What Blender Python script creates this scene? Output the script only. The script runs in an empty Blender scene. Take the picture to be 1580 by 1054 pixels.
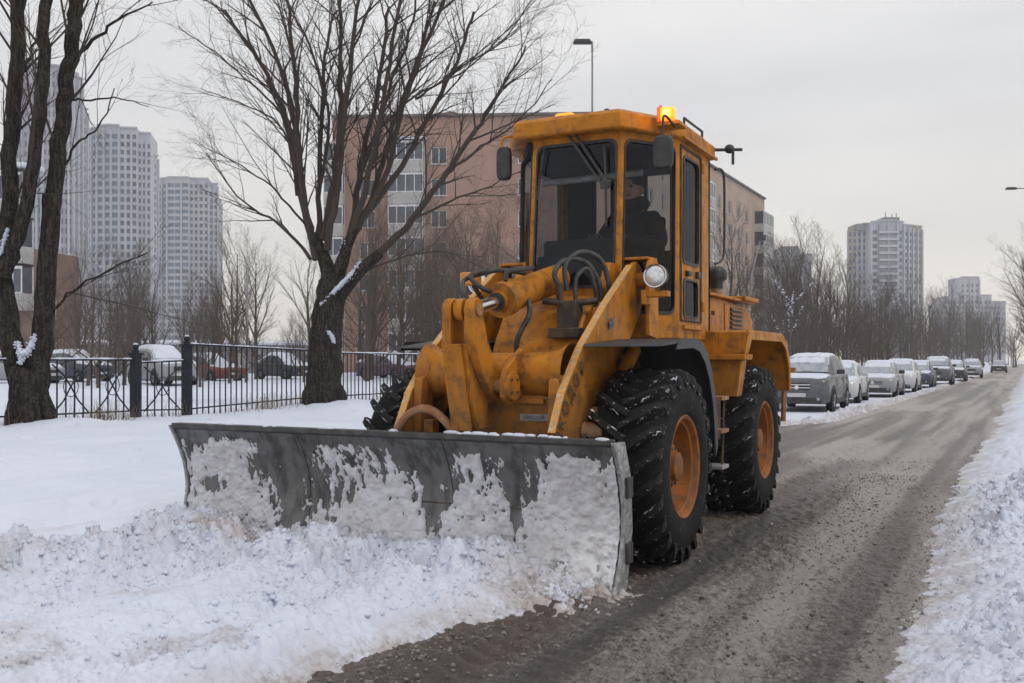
import bpy, math, random
import numpy as np
from mathutils import Vector, Matrix

R = math.radians
sc = bpy.context.scene
COL = sc.collection
random.seed(7)

# ------------------------------------------------------------------ camera
TH = math.atan(760 / 1500)               # the road runs along +Y; the camera looks a little left of it
cam_d = bpy.data.cameras.new('camera')
cam = bpy.data.objects.new('camera', cam_d)
COL.objects.link(cam)
cam.location = (0, 0, 1.55)
cam.rotation_euler = (R(90), 0, TH)
cam_d.sensor_width = 36
cam_d.lens = 36 * 1500 / 1580
cam_d.shift_y = 28 / 1580
cam_d.clip_end = 6000
sc.camera = cam

# ------------------------------------------------------------------ sky and sun (overcast winter day)
SUN_EL, SUN_AZ = R(56), R(100)            # azimuth clockwise from +Y
W = bpy.data.worlds.new('World')
sc.world = W
W.use_nodes = True
wn, wl = W.node_tree.nodes, W.node_tree.links
wn.clear()
w_out = wn.new('ShaderNodeOutputWorld')
w_bg = wn.new('ShaderNodeBackground')
w_sky = wn.new('ShaderNodeTexSky')
w_sky.sky_type = 'NISHITA'
w_sky.sun_disc = False
w_sky.sun_elevation = SUN_EL
w_sky.sun_rotation = SUN_AZ
w_sky.dust_density = 4
w_sky.air_density = 1.5
w_tc = wn.new('ShaderNodeTexCoord')
w_sep = wn.new('ShaderNodeSeparateXYZ')
wl.new(w_tc.outputs['Generated'], w_sep.inputs[0])
w_map = wn.new('ShaderNodeMapping')
w_map.inputs['Scale'].default_value = (1.2, 1.2, 5.0)
wl.new(w_tc.outputs['Generated'], w_map.inputs[0])
w_no = wn.new('ShaderNodeTexNoise')
w_no.inputs['Scale'].default_value = 1.6
w_no.inputs['Detail'].default_value = 5
wl.new(w_map.outputs[0], w_no.inputs['Vector'])
w_cr = wn.new('ShaderNodeValToRGB')      # cloud layer: soft light and dark greys
w_cr.color_ramp.elements[0].position = .3
w_cr.color_ramp.elements[0].color = (8.2, 8.22, 8.4, 1)
w_cr.color_ramp.elements[1].position = .72
w_cr.color_ramp.elements[1].color = (10.7, 10.6, 10.5, 1)
wl.new(w_no.outputs[0], w_cr.inputs[0])
w_hz = wn.new('ShaderNodeValToRGB')      # clouds go a little warm down at the horizon
w_hz.color_ramp.elements[0].position = .0
w_hz.color_ramp.elements[0].color = (1.22, 1.15, 1.04, 1)
w_hz.color_ramp.elements[1].position = .24
w_hz.color_ramp.elements[1].color = (1, 1, 1, 1)
wl.new(w_sep.outputs[2], w_hz.inputs[0])
w_mu = wn.new('ShaderNodeMix'); w_mu.data_type = 'RGBA'; w_mu.blend_type = 'MULTIPLY'
w_mu.inputs[0].default_value = 1
wl.new(w_cr.outputs[0], w_mu.inputs[6]); wl.new(w_hz.outputs[0], w_mu.inputs[7])
w_mx = wn.new('ShaderNodeMix'); w_mx.data_type = 'RGBA'
w_mx.inputs[0].default_value = .93
wl.new(w_sky.outputs[0], w_mx.inputs[6]); wl.new(w_mu.outputs[2], w_mx.inputs[7])
wl.new(w_mx.outputs[2], w_bg.inputs[0])
w_bg.inputs[1].default_value = .1
wl.new(w_bg.outputs[0], w_out.inputs[0])

sun_d = bpy.data.lights.new('sun', 'SUN')
sun_d.energy = 1.0
sun_d.angle = R(14)
sun_d.color = (1, .95, .88)
sun = bpy.data.objects.new('sun', sun_d)
COL.objects.link(sun)
sun.location = (30, 40, 60)
sd = Vector((math.sin(SUN_AZ) * math.cos(SUN_EL), math.cos(SUN_AZ) * math.cos(SUN_EL), math.sin(SUN_EL)))
sun.rotation_euler = (-sd).to_track_quat('-Z', 'Y').to_euler()

sc.view_settings.view_transform = 'Standard'
sc.view_settings.look = 'None'
sc.view_settings.exposure = 0
sc.view_settings.gamma = 1
sc.view_settings.use_curve_mapping = False
sc.render.engine = 'CYCLES'
sc.render.filter_size = 1.15
sc.cycles.use_denoising = True
sc.cycles.max_bounces = 6
sc.cycles.transparent_max_bounces = 12
sc.cycles.caustics_reflective = False
sc.cycles.caustics_refractive = False

# ------------------------------------------------------------------ helpers: tags and meshes
def tag(o, label=None, cat=None, group=None, kind=None):
    if label: o['label'] = label
    if cat: o['category'] = cat
    if group: o['group'] = group
    if kind: o['kind'] = kind
    return o

def empty(name, loc=(0, 0, 0), rz=0, label=None, cat=None, group=None):
    o = bpy.data.objects.new(name, None)
    o.empty_display_size = .2
    COL.objects.link(o)
    o.location = loc
    o.rotation_euler = (0, 0, rz)
    return tag(o, label, cat, group)

def link(name, me, parent=None, loc=(0, 0, 0), rot=(0, 0, 0), scale=(1, 1, 1)):
    o = bpy.data.objects.new(name, me)
    COL.objects.link(o)
    o.parent = parent
    o.location = loc; o.rotation_euler = rot; o.scale = scale
    return o

def copy_tree(o, parent=None):
    c = o.copy()
    COL.objects.link(c)
    c.parent = parent
    for ch in list(o.children):
        copy_tree(ch, c)
    return c

def frame_of(d):
    d = Vector(d).normalized()
    a = Vector((0, 0, 1)) if abs(d.z) < .9 else Vector((1, 0, 0))
    u = d.cross(a).normalized()
    return u, d.cross(u).normalized()

class MB:
    def __init__(s): s.v = []; s.f = []
    def add(s, vs, fs):
        o = len(s.v)
        s.v += [tuple(p) for p in vs]
        s.f += [tuple(i + o for i in f) for f in fs]
        return s
    def hexa(s, p):
        return s.add(p, [(3, 2, 1, 0), (4, 5, 6, 7), (0, 1, 5, 4), (1, 2, 6, 5), (2, 3, 7, 6), (3, 0, 4, 7)])
    def box(s, x0, x1, y0, y1, z0, z1):
        return s.hexa([(x0, y0, z0), (x1, y0, z0), (x1, y1, z0), (x0, y1, z0), (x0, y0, z1), (x1, y0, z1), (x1, y1, z1), (x0, y1, z1)])
    def prism(s, poly, a0, a1, ax='x'):
        n = len(poly)
        def P(q, a):
            return (a, q[0], q[1]) if ax == 'x' else ((q[0], a, q[1]) if ax == 'y' else (q[0], q[1], a))
        return s.add([P(q, a0) for q in poly] + [P(q, a1) for q in poly],
                     [tuple(range(n))[::-1], tuple(range(n, 2 * n))] + [(i, (i + 1) % n, n + (i + 1) % n, n + i) for i in range(n)])
    def tube(s, pts, r, n=8, cap=True):
        pts = [Vector(p) for p in pts]
        m = len(pts)
        rs = r if isinstance(r, (list, tuple)) else [r] * m
        vs = []; u = None
        for i, p in enumerate(pts):
            d = (pts[min(i + 1, m - 1)] - pts[max(i - 1, 0)])
            if d.length < 1e-9: d = Vector((0, 0, 1))
            d.normalize()
            if u is None: u, w = frame_of(d)
            else:
                u = (u - d * u.dot(d))
                u = u.normalized() if u.length > 1e-6 else frame_of(d)[0]
                w = d.cross(u)
            for k in range(n):
                a = 2 * math.pi * k / n
                vs.append(p + (u * math.cos(a) + w * math.sin(a)) * rs[i])
        fs = [(i * n + k, i * n + (k + 1) % n, (i + 1) * n + (k + 1) % n, (i + 1) * n + k) for i in range(m - 1) for k in range(n)]
        if cap:
            fs += [tuple(range(n))[::-1], tuple(range((m - 1) * n, m * n))]
        return s.add(vs, fs)
    def lathe(s, prof, c=(0, 0, 0), ax='x', n=32, closed=False):
        m = len(prof); vs = []
        for k in range(n):
            a = 2 * math.pi * k / n
            for r, t in prof:
                p = {'x': (t, r * math.cos(a), r * math.sin(a)), 'y': (r * math.cos(a), t, r * math.sin(a)), 'z': (r * math.cos(a), r * math.sin(a), t)}[ax]
                vs.append((p[0] + c[0], p[1] + c[1], p[2] + c[2]))
        fs = []
        for k in range(n):
            k2 = (k + 1) % n
            for i in range(m if closed else m - 1):
                j = (i + 1) % m
                fs.append((k * m + i, k * m + j, k2 * m + j, k2 * m + i))
        return s.add(vs, fs)
    def ball(s, c, r, nu=12, nv=8, jit=0, rnd=random):
        r = r if isinstance(r, (tuple, list)) else (r, r, r)
        vs = [(c[0], c[1], c[2] - r[2])]
        for j in range(1, nv):
            b = -math.pi / 2 + math.pi * j / nv
            for k in range(nu):
                a = 2 * math.pi * k / nu
                q = 1 + (rnd.random() - .5) * jit
                vs.append((c[0] + r[0] * math.cos(b) * math.cos(a) * q, c[1] + r[1] * math.cos(b) * math.sin(a) * q, c[2] + r[2] * math.sin(b) * q))
        vs.append((c[0], c[1], c[2] + r[2]))
        fs = [(0, 1 + (k + 1) % nu, 1 + k) for k in range(nu)]
        for j in range(nv - 2):
            for k in range(nu):
                a = 1 + j * nu
                fs.append((a + k, a + (k + 1) % nu, a + nu + (k + 1) % nu, a + nu + k))
        a = 1 + (nv - 2) * nu; t = len(vs) - 1
        fs += [(a + k, a + (k + 1) % nu, t) for k in range(nu)]
        return s.add(vs, fs)
    def mesh(s, name, mat, smooth=0):
        me = bpy.data.meshes.new(name)
        me.from_pydata(s.v, [], s.f)
        if mat: me.materials.append(M[mat] if isinstance(mat, str) else mat)
        if smooth:
            me.polygons.foreach_set('use_smooth', [True] * len(me.polygons))
            me.set_sharp_from_angle(angle=R(smooth))
        me.update()
        return me
    def build(s, name, mat, parent=None, smooth=0, bevel=0, **kw):
        o = link(name, s.mesh(name, mat, smooth if not bevel else 40), parent, **kw)
        if bevel:
            b = o.modifiers.new('bevel', 'BEVEL')
            b.width = bevel; b.segments = 2; b.limit_method = 'ANGLE'; b.angle_limit = R(35)
        return o

def grid_mesh(name, V, faces, mat, smooth=True, attrs=None):
    me = bpy.data.meshes.new(name)
    n, m = len(V), len(faces)
    me.vertices.add(n)
    me.vertices.foreach_set('co', np.ascontiguousarray(V, dtype=np.float32).ravel())
    me.loops.add(4 * m)
    me.loops.foreach_set('vertex_index', np.ascontiguousarray(faces, dtype=np.int32).ravel())
    me.polygons.add(m)
    me.polygons.foreach_set('loop_start', np.arange(0, 4 * m, 4, dtype=np.int32))
    if smooth: me.polygons.foreach_set('use_smooth', np.ones(m, dtype=bool))
    me.update(calc_edges=True)
    for k, a in (attrs or {}).items():
        at = me.attributes.new(k, 'FLOAT', 'POINT')
        at.data.foreach_set('value', np.ascontiguousarray(a, dtype=np.float32))
    me.materials.append(M[mat])
    return me

# ------------------------------------------------------------------ materials
M = {}
class NT:
    def __init__(s, name):
        m = bpy.data.materials.new(name); m.use_nodes = True
        s.m = m; s.n = m.node_tree.nodes; s.l = m.node_tree.links
        s.n.clear()
        s.out = s.n.new('ShaderNodeOutputMaterial')
        s.p = s.n.new('ShaderNodeBsdfPrincipled')
        s.l.new(s.p.outputs[0], s.out.inputs[0])
        s.tc = s.n.new('ShaderNodeTexCoord')
        M[name] = m
    def set(s, sock, v):
        if hasattr(v, 'is_output') or hasattr(v, 'links') and not isinstance(v, (tuple, list, float, int)): s.l.new(v, sock)
        else:
            if isinstance(v, tuple) and len(v) == 3 and sock.type == 'RGBA': v = (*v, 1)
            sock.default_value = v
    def noise(s, scale, detail=6, rough=.6, stretch=None, dist=0):
        t = s.n.new('ShaderNodeTexNoise')
        t.inputs['Scale'].default_value = scale; t.inputs['Detail'].default_value = detail
        t.inputs['Roughness'].default_value = rough; t.inputs['Distortion'].default_value = dist
        src = s.tc.outputs['Object']
        if stretch:
            mp = s.n.new('ShaderNodeMapping'); mp.inputs['Scale'].default_value = stretch
            s.l.new(src, mp.inputs[0]); src = mp.outputs[0]
        s.l.new(src, t.inputs['Vector'])
        return t.outputs[0]
    def ramp(s, v, lo, hi):
        t = s.n.new('ShaderNodeMapRange'); t.interpolation_type = 'SMOOTHSTEP'
        t.inputs[1].default_value = lo; t.inputs[2].default_value = hi
        s.l.new(v, t.inputs[0])
        return t.outputs[0]
    def mix(s, f, a, b, mode='MIX'):
        t = s.n.new('ShaderNodeMix'); t.data_type = 'RGBA'; t.blend_type = mode
        s.set(t.inputs[0], f); s.set(t.inputs[6], a); s.set(t.inputs[7], b)
        return t.outputs[2]
    def math(s, op, a, b=0.):
        t = s.n.new('ShaderNodeMath'); t.operation = op
        s.set(t.inputs[0], a); s.set(t.inputs[1], b)
        return t.outputs[0]
    def attr(s, name):
        t = s.n.new('ShaderNodeAttribute'); t.attribute_name = name
        return t.outputs['Fac']
    def bump(s, h, strength=.3, dist=.02):
        t = s.n.new('ShaderNodeBump'); t.inputs['Strength'].default_value = strength; t.inputs['Distance'].default_value = dist
        s.l.new(h, t.inputs['Height'])
        s.l.new(t.outputs[0], s.p.inputs['Normal'])
    def fin(s, col, rough=.6, metal=0., spec=None):
        s.set(s.p.inputs['Base Color'], col); s.set(s.p.inputs['Roughness'], rough); s.p.inputs['Metallic'].default_value = metal
        if spec is not None: s.p.inputs['Specular IOR Level'].default_value = spec
        return s

def pm(name, c1, c2=None, scale=6, lo=.42, hi=.62, rough=.6, metal=0., c3=None, s3=25, lo3=.58, hi3=.68, bump=0., bs=60, spec=None, stretch=None, bd=.01):
    t = NT(name)
    col = c1
    if c2: col = t.mix(t.ramp(t.noise(scale, stretch=stretch), lo, hi), c1, c2)
    if c3: col = t.mix(t.ramp(t.noise(s3, 8, .7), lo3, hi3), col, c3)
    if bump: t.bump(t.noise(bs, 5, .65, stretch), bump, bd)
    return t.fin(col, rough, metal, spec)

# snow on the ground: clean white, dirtied where the attribute says slush was thrown on it
t = NT('snow')
d = t.attr('dirt')
nz = t.noise(3.0, 8, .65)
dm = t.math('MULTIPLY', d, t.ramp(nz, .32, .62))
col = t.mix(t.ramp(t.noise(.6, 4), .35, .7), (.58, .63, .75), (.64, .68, .785))
col = t.mix(dm, col, (.40, .355, .34))
col = t.mix(t.math('MULTIPLY', t.math('MULTIPLY', d, d), t.ramp(t.noise(22, 6, .7), .45, .65)), col, (.22, .185, .165))
vo = t.n.new('ShaderNodeTexVoronoi'); vo.inputs['Scale'].default_value = 26
t.l.new(t.tc.outputs['Object'], vo.inputs['Vector'])
vo2 = t.n.new('ShaderNodeTexVoronoi'); vo2.inputs['Scale'].default_value = 60
t.l.new(t.tc.outputs['Object'], vo2.inputs['Vector'])
gr = t.math('MULTIPLY', t.math('ADD', t.math('ADD', vo.outputs['Distance'], t.math('MULTIPLY', vo2.outputs['Distance'], .6)), 0.), -1.)
gr = t.math('MULTIPLY', gr, t.attr('lump'))
t.bump(t.math('ADD', gr, t.math('MULTIPLY', t.noise(50, 8, .75), .5)), .55, .014)
t.fin(col, .65, 0, .3)
pm('snow_soft', (.62, .66, .765), (.55, .585, .67), 9, bump=.35, bs=45, rough=.65, spec=.3, bd=.02)
pm('snow_crust', (.68, .69, .73), (.56, .55, .57), 7, .35, .65, .7, c3=(.40, .375, .365), s3=16, lo3=.55, hi3=.75, bump=.6, bs=70, bd=.012)
# slushy road: brown wet grit, grey slush
t = NT('road')
s_ = t.attr('slush'); b_ = t.attr('brown')
fine = t.noise(70, 8, .75)
col = t.mix(b_, (.082, .08, .081), (.155, .112, .09))
col = t.mix(t.ramp(fine, .4, .62), col, t.mix(.5, col, (.05, .045, .042)))
sl = t.ramp(t.math('ADD', s_, t.math('ADD', t.math('MULTIPLY', t.math('SUBTRACT', t.noise(16, 8, .75), .5), 1.7), t.math('MULTIPLY', t.math('SUBTRACT', t.noise(55, 6, .7), .5), 1.6))), .2, 1.05)
col = t.mix(sl, col, (.39, .362, .345))
t.bump(fine, 1.0, .03)
t.fin(col, t.mix(sl, (.34, .34, .34), (.6, .6, .6)), 0, .4)
pm('far_snow', (.76, .78, .82), (.6, .6, .62), .05, rough=.8)

YEL = (.48, .18, .009)
def yellow(name, k=1.0):
    t = NT(name)
    col = t.mix(t.ramp(t.noise(2.2, 6), .35, .7), tuple(c * k for c in YEL), tuple(c * k * f for c, f in zip(YEL, (.82, .78, .9))))
    col = t.mix(t.ramp(t.noise(8, 9, .74), .44, .68), col, (.17, .075, .02))
    col = t.mix(t.math('MULTIPLY', t.ramp(t.noise(4, 6, .6, (1, 1, .35)), .5, .8), .4), col, (.15, .10, .06))
    col = t.mix(t.ramp(t.noise(60, 5, .7), .67, .75), col, (.16, .08, .04))
    zz_ = t.n.new('ShaderNodeSeparateXYZ'); t.l.new(t.tc.outputs['Object'], zz_.inputs[0])
    low = t.ramp(t.math('ADD', zz_.outputs[2], t.math('MULTIPLY', t.noise(5, 8, .7), -1.0)), 1.15, .25)
    col = t.mix(t.math('MULTIPLY', low, .6), col, (.13, .085, .055))
    col = t.mix(t.math('MULTIPLY', t.ramp(t.noise(11, 9, .75, (1, 1, .12)), .53, .68), .75), col, (.085, .042, .018))
    col = t.mix(t.ramp(t.noise(38, 9, .8), .66, .72), col, (.42, .38, .33))
    t.bump(t.noise(14, 6), .15, .012)
    t.fin(col, t.mix(t.ramp(t.noise(7, 5), .4, .65), (.42, .42, .42), (.7, .7, .7)), 0, .25)
yellow('yellow')
pm('yellow_edge_lit', (.58, .27, .05), (.42, .26, .12), 18, rough=.6, c3=(.5, .42, .3), s3=30, lo3=.5, hi3=.65)
pm('rim', (.30, .10, .014), (.15, .06, .022), 7, .38, .66, .6, c3=(.09, .055, .035), s3=20, lo3=.52, hi3=.7, spec=.3)
pm('rust', (.27, .115, .05), (.33, .2, .11), 12, rough=.8, c3=(.12, .06, .035), s3=40)
pm('rubber', (.009, .009, .010), (.02, .02, .02), 7, .45, .75, .85, spec=.2, c3=(.10, .098, .098), s3=26, lo3=.57, hi3=.74, bump=.3, bs=50)
pm('lug_rubber', (.009, .009, .010), (.018, .018, .018), 9, .45, .75, .8, spec=.25, c3=(.38, .38, .40), s3=26, lo3=.585, hi3=.645, bump=.3, bs=50)
pm('hose', (.02, .021, .022), (.05, .048, .045), 20, rough=.55)
pm('black', (.015, .015, .016), (.03, .03, .032), 10, rough=.5)
pm('dark_grime', (.035, .028, .022), (.09, .055, .03), 9, rough=.75, bump=.3, bs=30)
pm('mudguard', (.034, .037, .042), (.022, .024, .027), 6, rough=.55, c3=(.12, .12, .125), s3=14, lo3=.6, hi3=.8)
pm('chrome', (.72, .72, .74), rough=.18, metal=1)
pm('steel', (.17, .168, .165), (.07, .07, .07), 9, .4, .65, .5, .6, c3=(.26, .25, .24), s3=35, lo3=.58, hi3=.72, bump=.2, bs=25, stretch=(1, 1, .35))
pm('steel_edge', (.33, .33, .33), (.2, .2, .2), 15, rough=.5, metal=.5, c3=(.6, .6, .62), s3=20, lo3=.5, hi3=.66)
pm('steel_dark', (.05, .05, .05), (.085, .08, .075), 9, .4, .65, .55, .4, c3=(.2, .19, .18), s3=30, lo3=.6, hi3=.74, bump=.2, bs=25)
pm('interior', (.006, .006, .008), (.012, .012, .015), 5, rough=.9, spec=.1)
pm('interior_grey', (.014, .015, .021), (.022, .022, .03), 5, rough=.8, spec=.2)
pm('decal', (.05, .045, .04), rough=.6)
pm('decal_blue', (.02, .05, .11), (.12, .13, .14), 30, rough=.5)
pm('plate_grey', (.30, .29, .30), (.2, .19, .2), 20, rough=.5)
pm('jacket', (.010, .010, .013), (.018, .018, .022), 8, rough=.9, spec=.1)
pm('skin', (.36, .2, .14), rough=.6)
pm('red_plastic', (.5, .09, .03), rough=.35)
pm('lens', (.75, .76, .78), (.55, .56, .58), 30, rough=.12, metal=.4)

def glass(name, tint, gloss=.08):
    t = NT(name)
    t.n.remove(t.p)
    tr = t.n.new('ShaderNodeBsdfTransparent'); tr.inputs[0].default_value = (*tint, 1)
    gl = t.n.new('ShaderNodeBsdfGlossy'); gl.inputs['Roughness'].default_value = .03; gl.inputs[0].default_value = (.9, .92, .95, 1)
    fr = t.n.new('ShaderNodeFresnel'); fr.inputs[0].default_value = 1.45
    ad = t.math('ADD', t.math('MULTIPLY', fr.outputs[0], .34), gloss * .1)
    mx = t.n.new('ShaderNodeMixShader')
    t.l.new(ad, mx.inputs[0]); t.l.new(tr.outputs[0], mx.inputs[1]); t.l.new(gl.outputs[0], mx.inputs[2])
    t.l.new(mx.outputs[0], t.out.inputs[0])
glass('cab_glass', (.66, .69, .72))
def emis(name, col, e, base):
    t = NT(name); t.fin(base, .3)
    t.p.inputs['Emission Color'].default_value = (*col, 1); t.p.inputs['Emission Strength'].default_value = e
emis('beacon_lit', (1, .27, .01), 1.6, (.6, .2, .02))
emis('beacon_core', (1, .55, .08), 4.5, (.8, .5, .1))
pm('amber', (.55, .2, .03), rough=.25)
# ------------------------------------------------------------------ ground heights (world metres)
def hsh(ix, iy, s):
    h = (ix.astype(np.int64) * 374761393 + iy.astype(np.int64) * 668265263 + s * 1446657211) & 0xffffffff
    h = ((h ^ (h >> 13)) * 1274126177) & 0xffffffff
    h = ((h ^ (h >> 16)) * 2246822519) & 0xffffffff
    return ((h ^ (h >> 15)) & 0xffffff) / float(0xffffff)
def vno(x, y, s=0):
    ix, iy = np.floor(x), np.floor(y)
    fx, fy = x - ix, y - iy
    fx = fx * fx * (3 - 2 * fx); fy = fy * fy * (3 - 2 * fy)
    a = hsh(ix, iy, s); b = hsh(ix + 1, iy, s); c = hsh(ix, iy + 1, s); d = hsh(ix + 1, iy + 1, s)
    return (a + (b - a) * fx + (c - a) * fy + (a - b - c + d) * fx * fy) * 2 - 1
def fbm(x, y, o=4, s=0):
    r = 0; a = .5
    for k in range(o):
        r = r + a * vno(x * 2 ** k + 17.3 * k, y * 2 ** k - 9.1 * k, s + k); a *= .5
    return r
def lumps(x, y, cell, s=0, dens=.8, r0=.35, r1=.75):
    """rounded clods: the highest of the hemispheres around a point, in metres"""
    u, v = x / cell, y / cell
    ix, iy = np.floor(u), np.floor(v)
    best = np.zeros_like(u)
    for dx in (-1, 0, 1):
        for dy in (-1, 0, 1):
            jx, jy = ix + dx, iy + dy
            px = jx + hsh(jx, jy, s); py = jy + hsh(jx, jy, s + 1)
            r = r0 + (r1 - r0) * hsh(jx, jy, s + 2)
            r = np.where(hsh(jx, jy, s + 3) < dens, r, 0)
            h = r * r - (u - px) ** 2 - (v - py) ** 2
            best = np.maximum(best, np.sqrt(np.maximum(h, 0)) * (.55 + .45 * hsh(jx, jy, s + 4)))
    return best * cell
def sst(a, b, x):
    t = np.clip((x - a) / (b - a), 0, 1)
    return t * t * (3 - 2 * t)
BLX0, BLX1, BLY = -6.20, -2.29, 6.10     # where the plough blade stands

def road_off(y):
    return .021 * np.maximum(0, y - 12)

def snow_height(x, y):
    xr = x - road_off(y)
    big = fbm(x * .35, y * .22, 3, 5)
    e = .22 * fbm(x * .6, y * .6, 3, 11) + .10 * fbm(x * 3, y * 3, 3, 12)
    # right bank
    tr = sst(-.95, .35, xr + e)
    hr = -.07 + tr * .25 + .035 * big * tr
    # left side behind the blade: cleared strip, then the verge
    XL = -6.2 + 2.35 * sst(19, 26, y)
    tl = sst(0, .55, XL - xr + e * .8)
    ridge = .10 * np.exp(-((xr - XL + .35) / .28) ** 2) * sst(18, 24, y) * (.6 + .8 * np.abs(fbm(x * 1.5, y * .7, 3, 31)))
    lane = sst(-6.6, -7.6, xr)            # parked cars stand on thin packed snow
    lev = np.where(y > 22, .03 + .24 * lane, .24)
    hb = -.07 + tl * (lev + .07) + ridge
    # left side in front of the blade: not yet cleared
    XF = -2.42 - .17 * np.clip(BLY - y, 0, 6)
    tf = sst(-.05, .42, XF - x + e * .9)
    ruts = .028 * np.sin((x + .12 * fbm(x * .3, y * .3, 2, 3)) * 5.2) + .03 * fbm(x * 2.6, y * .35, 3, 41) + .022 * fbm(x * 6.5, y * .5, 3, 42)
    hf = -.07 + tf * (.19 + ruts * 1.9)
    tap = sst(-2.2, -3.5, x) * sst(-6.75, -6.2, x)
    dist = np.clip(BLY - y, 0, 9)
    hf = hf + tap * (.055 + .10 * fbm(x * 1.3, y * 1.1, 3, 51)) * np.exp(-(dist / .7) ** 2)
    hf = hf + .05 * np.exp(-((x + 2.35) / .25) ** 2) * np.exp(-(dist / .5) ** 2)
    wr = np.exp(-((x + 5.95 + .12 * big) / .36) ** 2)
    hf = hf + wr * (.045 + .12 * fbm(x * .8, y * .9, 3, 61)) * sst(6.3, 5.9, y)
    front = sst(BLY + .05, BLY - .01, y)
    front = np.where(x < BLX0 - .08, sst(BLY + 1.3, BLY - .2, y), front)
    hl = hb * (1 - front) + hf * front
    h = np.where(xr > -2.0, hr, hl)
    # verge up to the fence and beyond
    verge = sst(-6.4, -8.0, xr)
    h = h + verge * (.012 * np.clip(-6.4 - xr, 0, 10) + .08 * fbm(x * .25, y * .25, 3, 71) + .06 * fbm(x * 1.3, y * .9, 3, 72) - .02 * np.exp(-(fbm(x * .9, y * .9, 3, 73) / .06) ** 2) + .03)
    h = h + .22 * np.exp(-(((x + 14.8) / 1.3) ** 2 + ((y - 19.9) / 1.5) ** 2)) + .12 * np.exp(-(((x + 15.3) / .9) ** 2 + ((y - 11.9) / 1.0) ** 2))
    # how lumpy
    lump_r = tr * 1.0
    pile = np.clip(tap * np.exp(-(dist / 1.25) ** 2) * front * 1.25 + wr * front * sst(6.3, 5.9, y), 0, 1)
    lump_f = front * tf * (.48 + 1.0 * fbm(x * .9, y * .5, 3, 81)) * sst(-6.6, -6.1, x)
    lump_l = (1 - front) * np.clip(tl * (1 - tl) * 3 + ridge * 8, 0, 1)
    L = np.where(xr > -2.0, lump_r * (.55 + .5 * sst(-.1, .5, fbm(x * .7, y * .7, 3, 91))), np.maximum(np.maximum(pile, lump_f), lump_l))
    L = np.maximum(L, front * np.exp(-(((x + 2.45) / .55) ** 2 + ((y - 5.8) / .6) ** 2)))
    L = np.clip(L, 0, 1)
    return h, L, dict(tr=tr, pile=pile, tf=tf * front, tl=tl, ridge=ridge, front=front, verge=verge, xr=xr)

def ground_z(x, y):
    h, L, _ = snow_height(np.array([float(x)]), np.array([float(y)]))
    return float(h[0])

rings = np.concatenate([np.geomspace(2.6, 14, 470), np.geomspace(14.25, 60, 120), np.geomspace(62, 420, 50)])
az = np.linspace(R(-41), R(41), 880) - TH          # angle from +Y, clockwise, centred on the view
RR, AA = np.meshgrid(rings, az, indexing='ij')
# slight jitter hides the rings
X = RR * np.sin(AA); Y = RR * np.cos(AA)
nr, na = X.shape
idx = np.arange(nr * na).reshape(nr, na)
F4 = np.stack([idx[:-1, :-1], idx[:-1, 1:], idx[1:, 1:], idx[1:, :-1]], -1).reshape(-1, 4)[:, ::-1]
xf, yf = X.ravel(), Y.ravel()
h, L, mk = snow_height(xf, yf)
rf = RR.ravel()
near = sst(70, 25, rf)
wob = .35 * fbm(xf * 5, yf * 5, 2, 7)
lx, ly = xf + .03 * vno(xf * 14, yf * 14, 8), yf + .03 * vno(xf * 14, yf * 14, 9)
l1 = lumps(lx, ly, .27, 100, .36) * (.78 + .2 * wob); l2 = lumps(lx, ly, .135, 200, .75) * .95; l3 = lumps(lx, ly, .062, 300, .85) * 1.0; l4 = lumps(lx, ly, .031, 350, .85) * 1.0
mid = sst(24, 10, rf)
crk = fbm(xf * 3.4, yf * 3.4, 3, 610); crk2 = fbm(xf * 8, yf * 8, 2, 620)
h = h - L * near * mid * (.05 * np.exp(-(crk / .045) ** 2) + .028 * np.exp(-(crk2 / .05) ** 2))
h = h + L * near * (l1 * L + l2 * (.4 + .6 * L) + l3 * mid + l4 * sst(11, 7, rf) + .03 * fbm(xf * 9, yf * 9, 3, 15))
soft = (1 - L) * near
h = h - mk['verge'] * near * (lumps(lx, ly, .75, 660, .3, .10, .19) * .85 * (mk['xr'] > -15) + .018 * np.abs(fbm(xf * 2.2, yf * 1.6, 4, 670)) * 2)
h = h + soft * (.006 * fbm(xf * 6, yf * 4, 3, 16) * mk['verge'])
dirt = np.clip(1.15 * (1 - mk['tr']) * (mk['xr'] > -2.0), 0, 1)
dirt = np.maximum(dirt, .22 * mk['pile'] + .06 + .55 * sst(.08, .4, fbm(xf * 1.1, yf * 1.3, 4, 650)) * np.maximum(mk['front'] * (mk['xr'] < -2.2), .0))
dirt = np.maximum(dirt, np.where(mk['xr'] < -2.0, mk['front'] * (1.3 - 1.25 * mk['tf']), 0))
dirt = np.maximum(dirt, np.where(mk['xr'] < -2.0, (1 - mk['front']) * np.clip(1.25 - mk['tl'] * 1.1 + mk['ridge'] * 3, 0, 1), 0))
toe = np.exp(-(((xf + 2.55) / .6) ** 2 + ((yf - 5.7) / .6) ** 2))
dirt = np.clip(np.maximum(dirt, toe * 1.0), 0, 1) * (1 - .95 * mk['verge'])
dirt = np.where((mk['xr'] > -2) & (mk['tr'] > .9), .07 * (1 + 2 * fbm(xf * .8, yf * .8, 3, 33)), dirt)
Vs = np.stack([xf, yf, h], -1)
keep = (h[F4].max(1) > -.055)
o = link('snow_field', grid_mesh('snow_field', Vs, F4[keep], 'snow', attrs={'dirt': dirt, 'lump': np.clip(.12 + L, 0, 1)}))
o['kind'] = 'structure'

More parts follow.
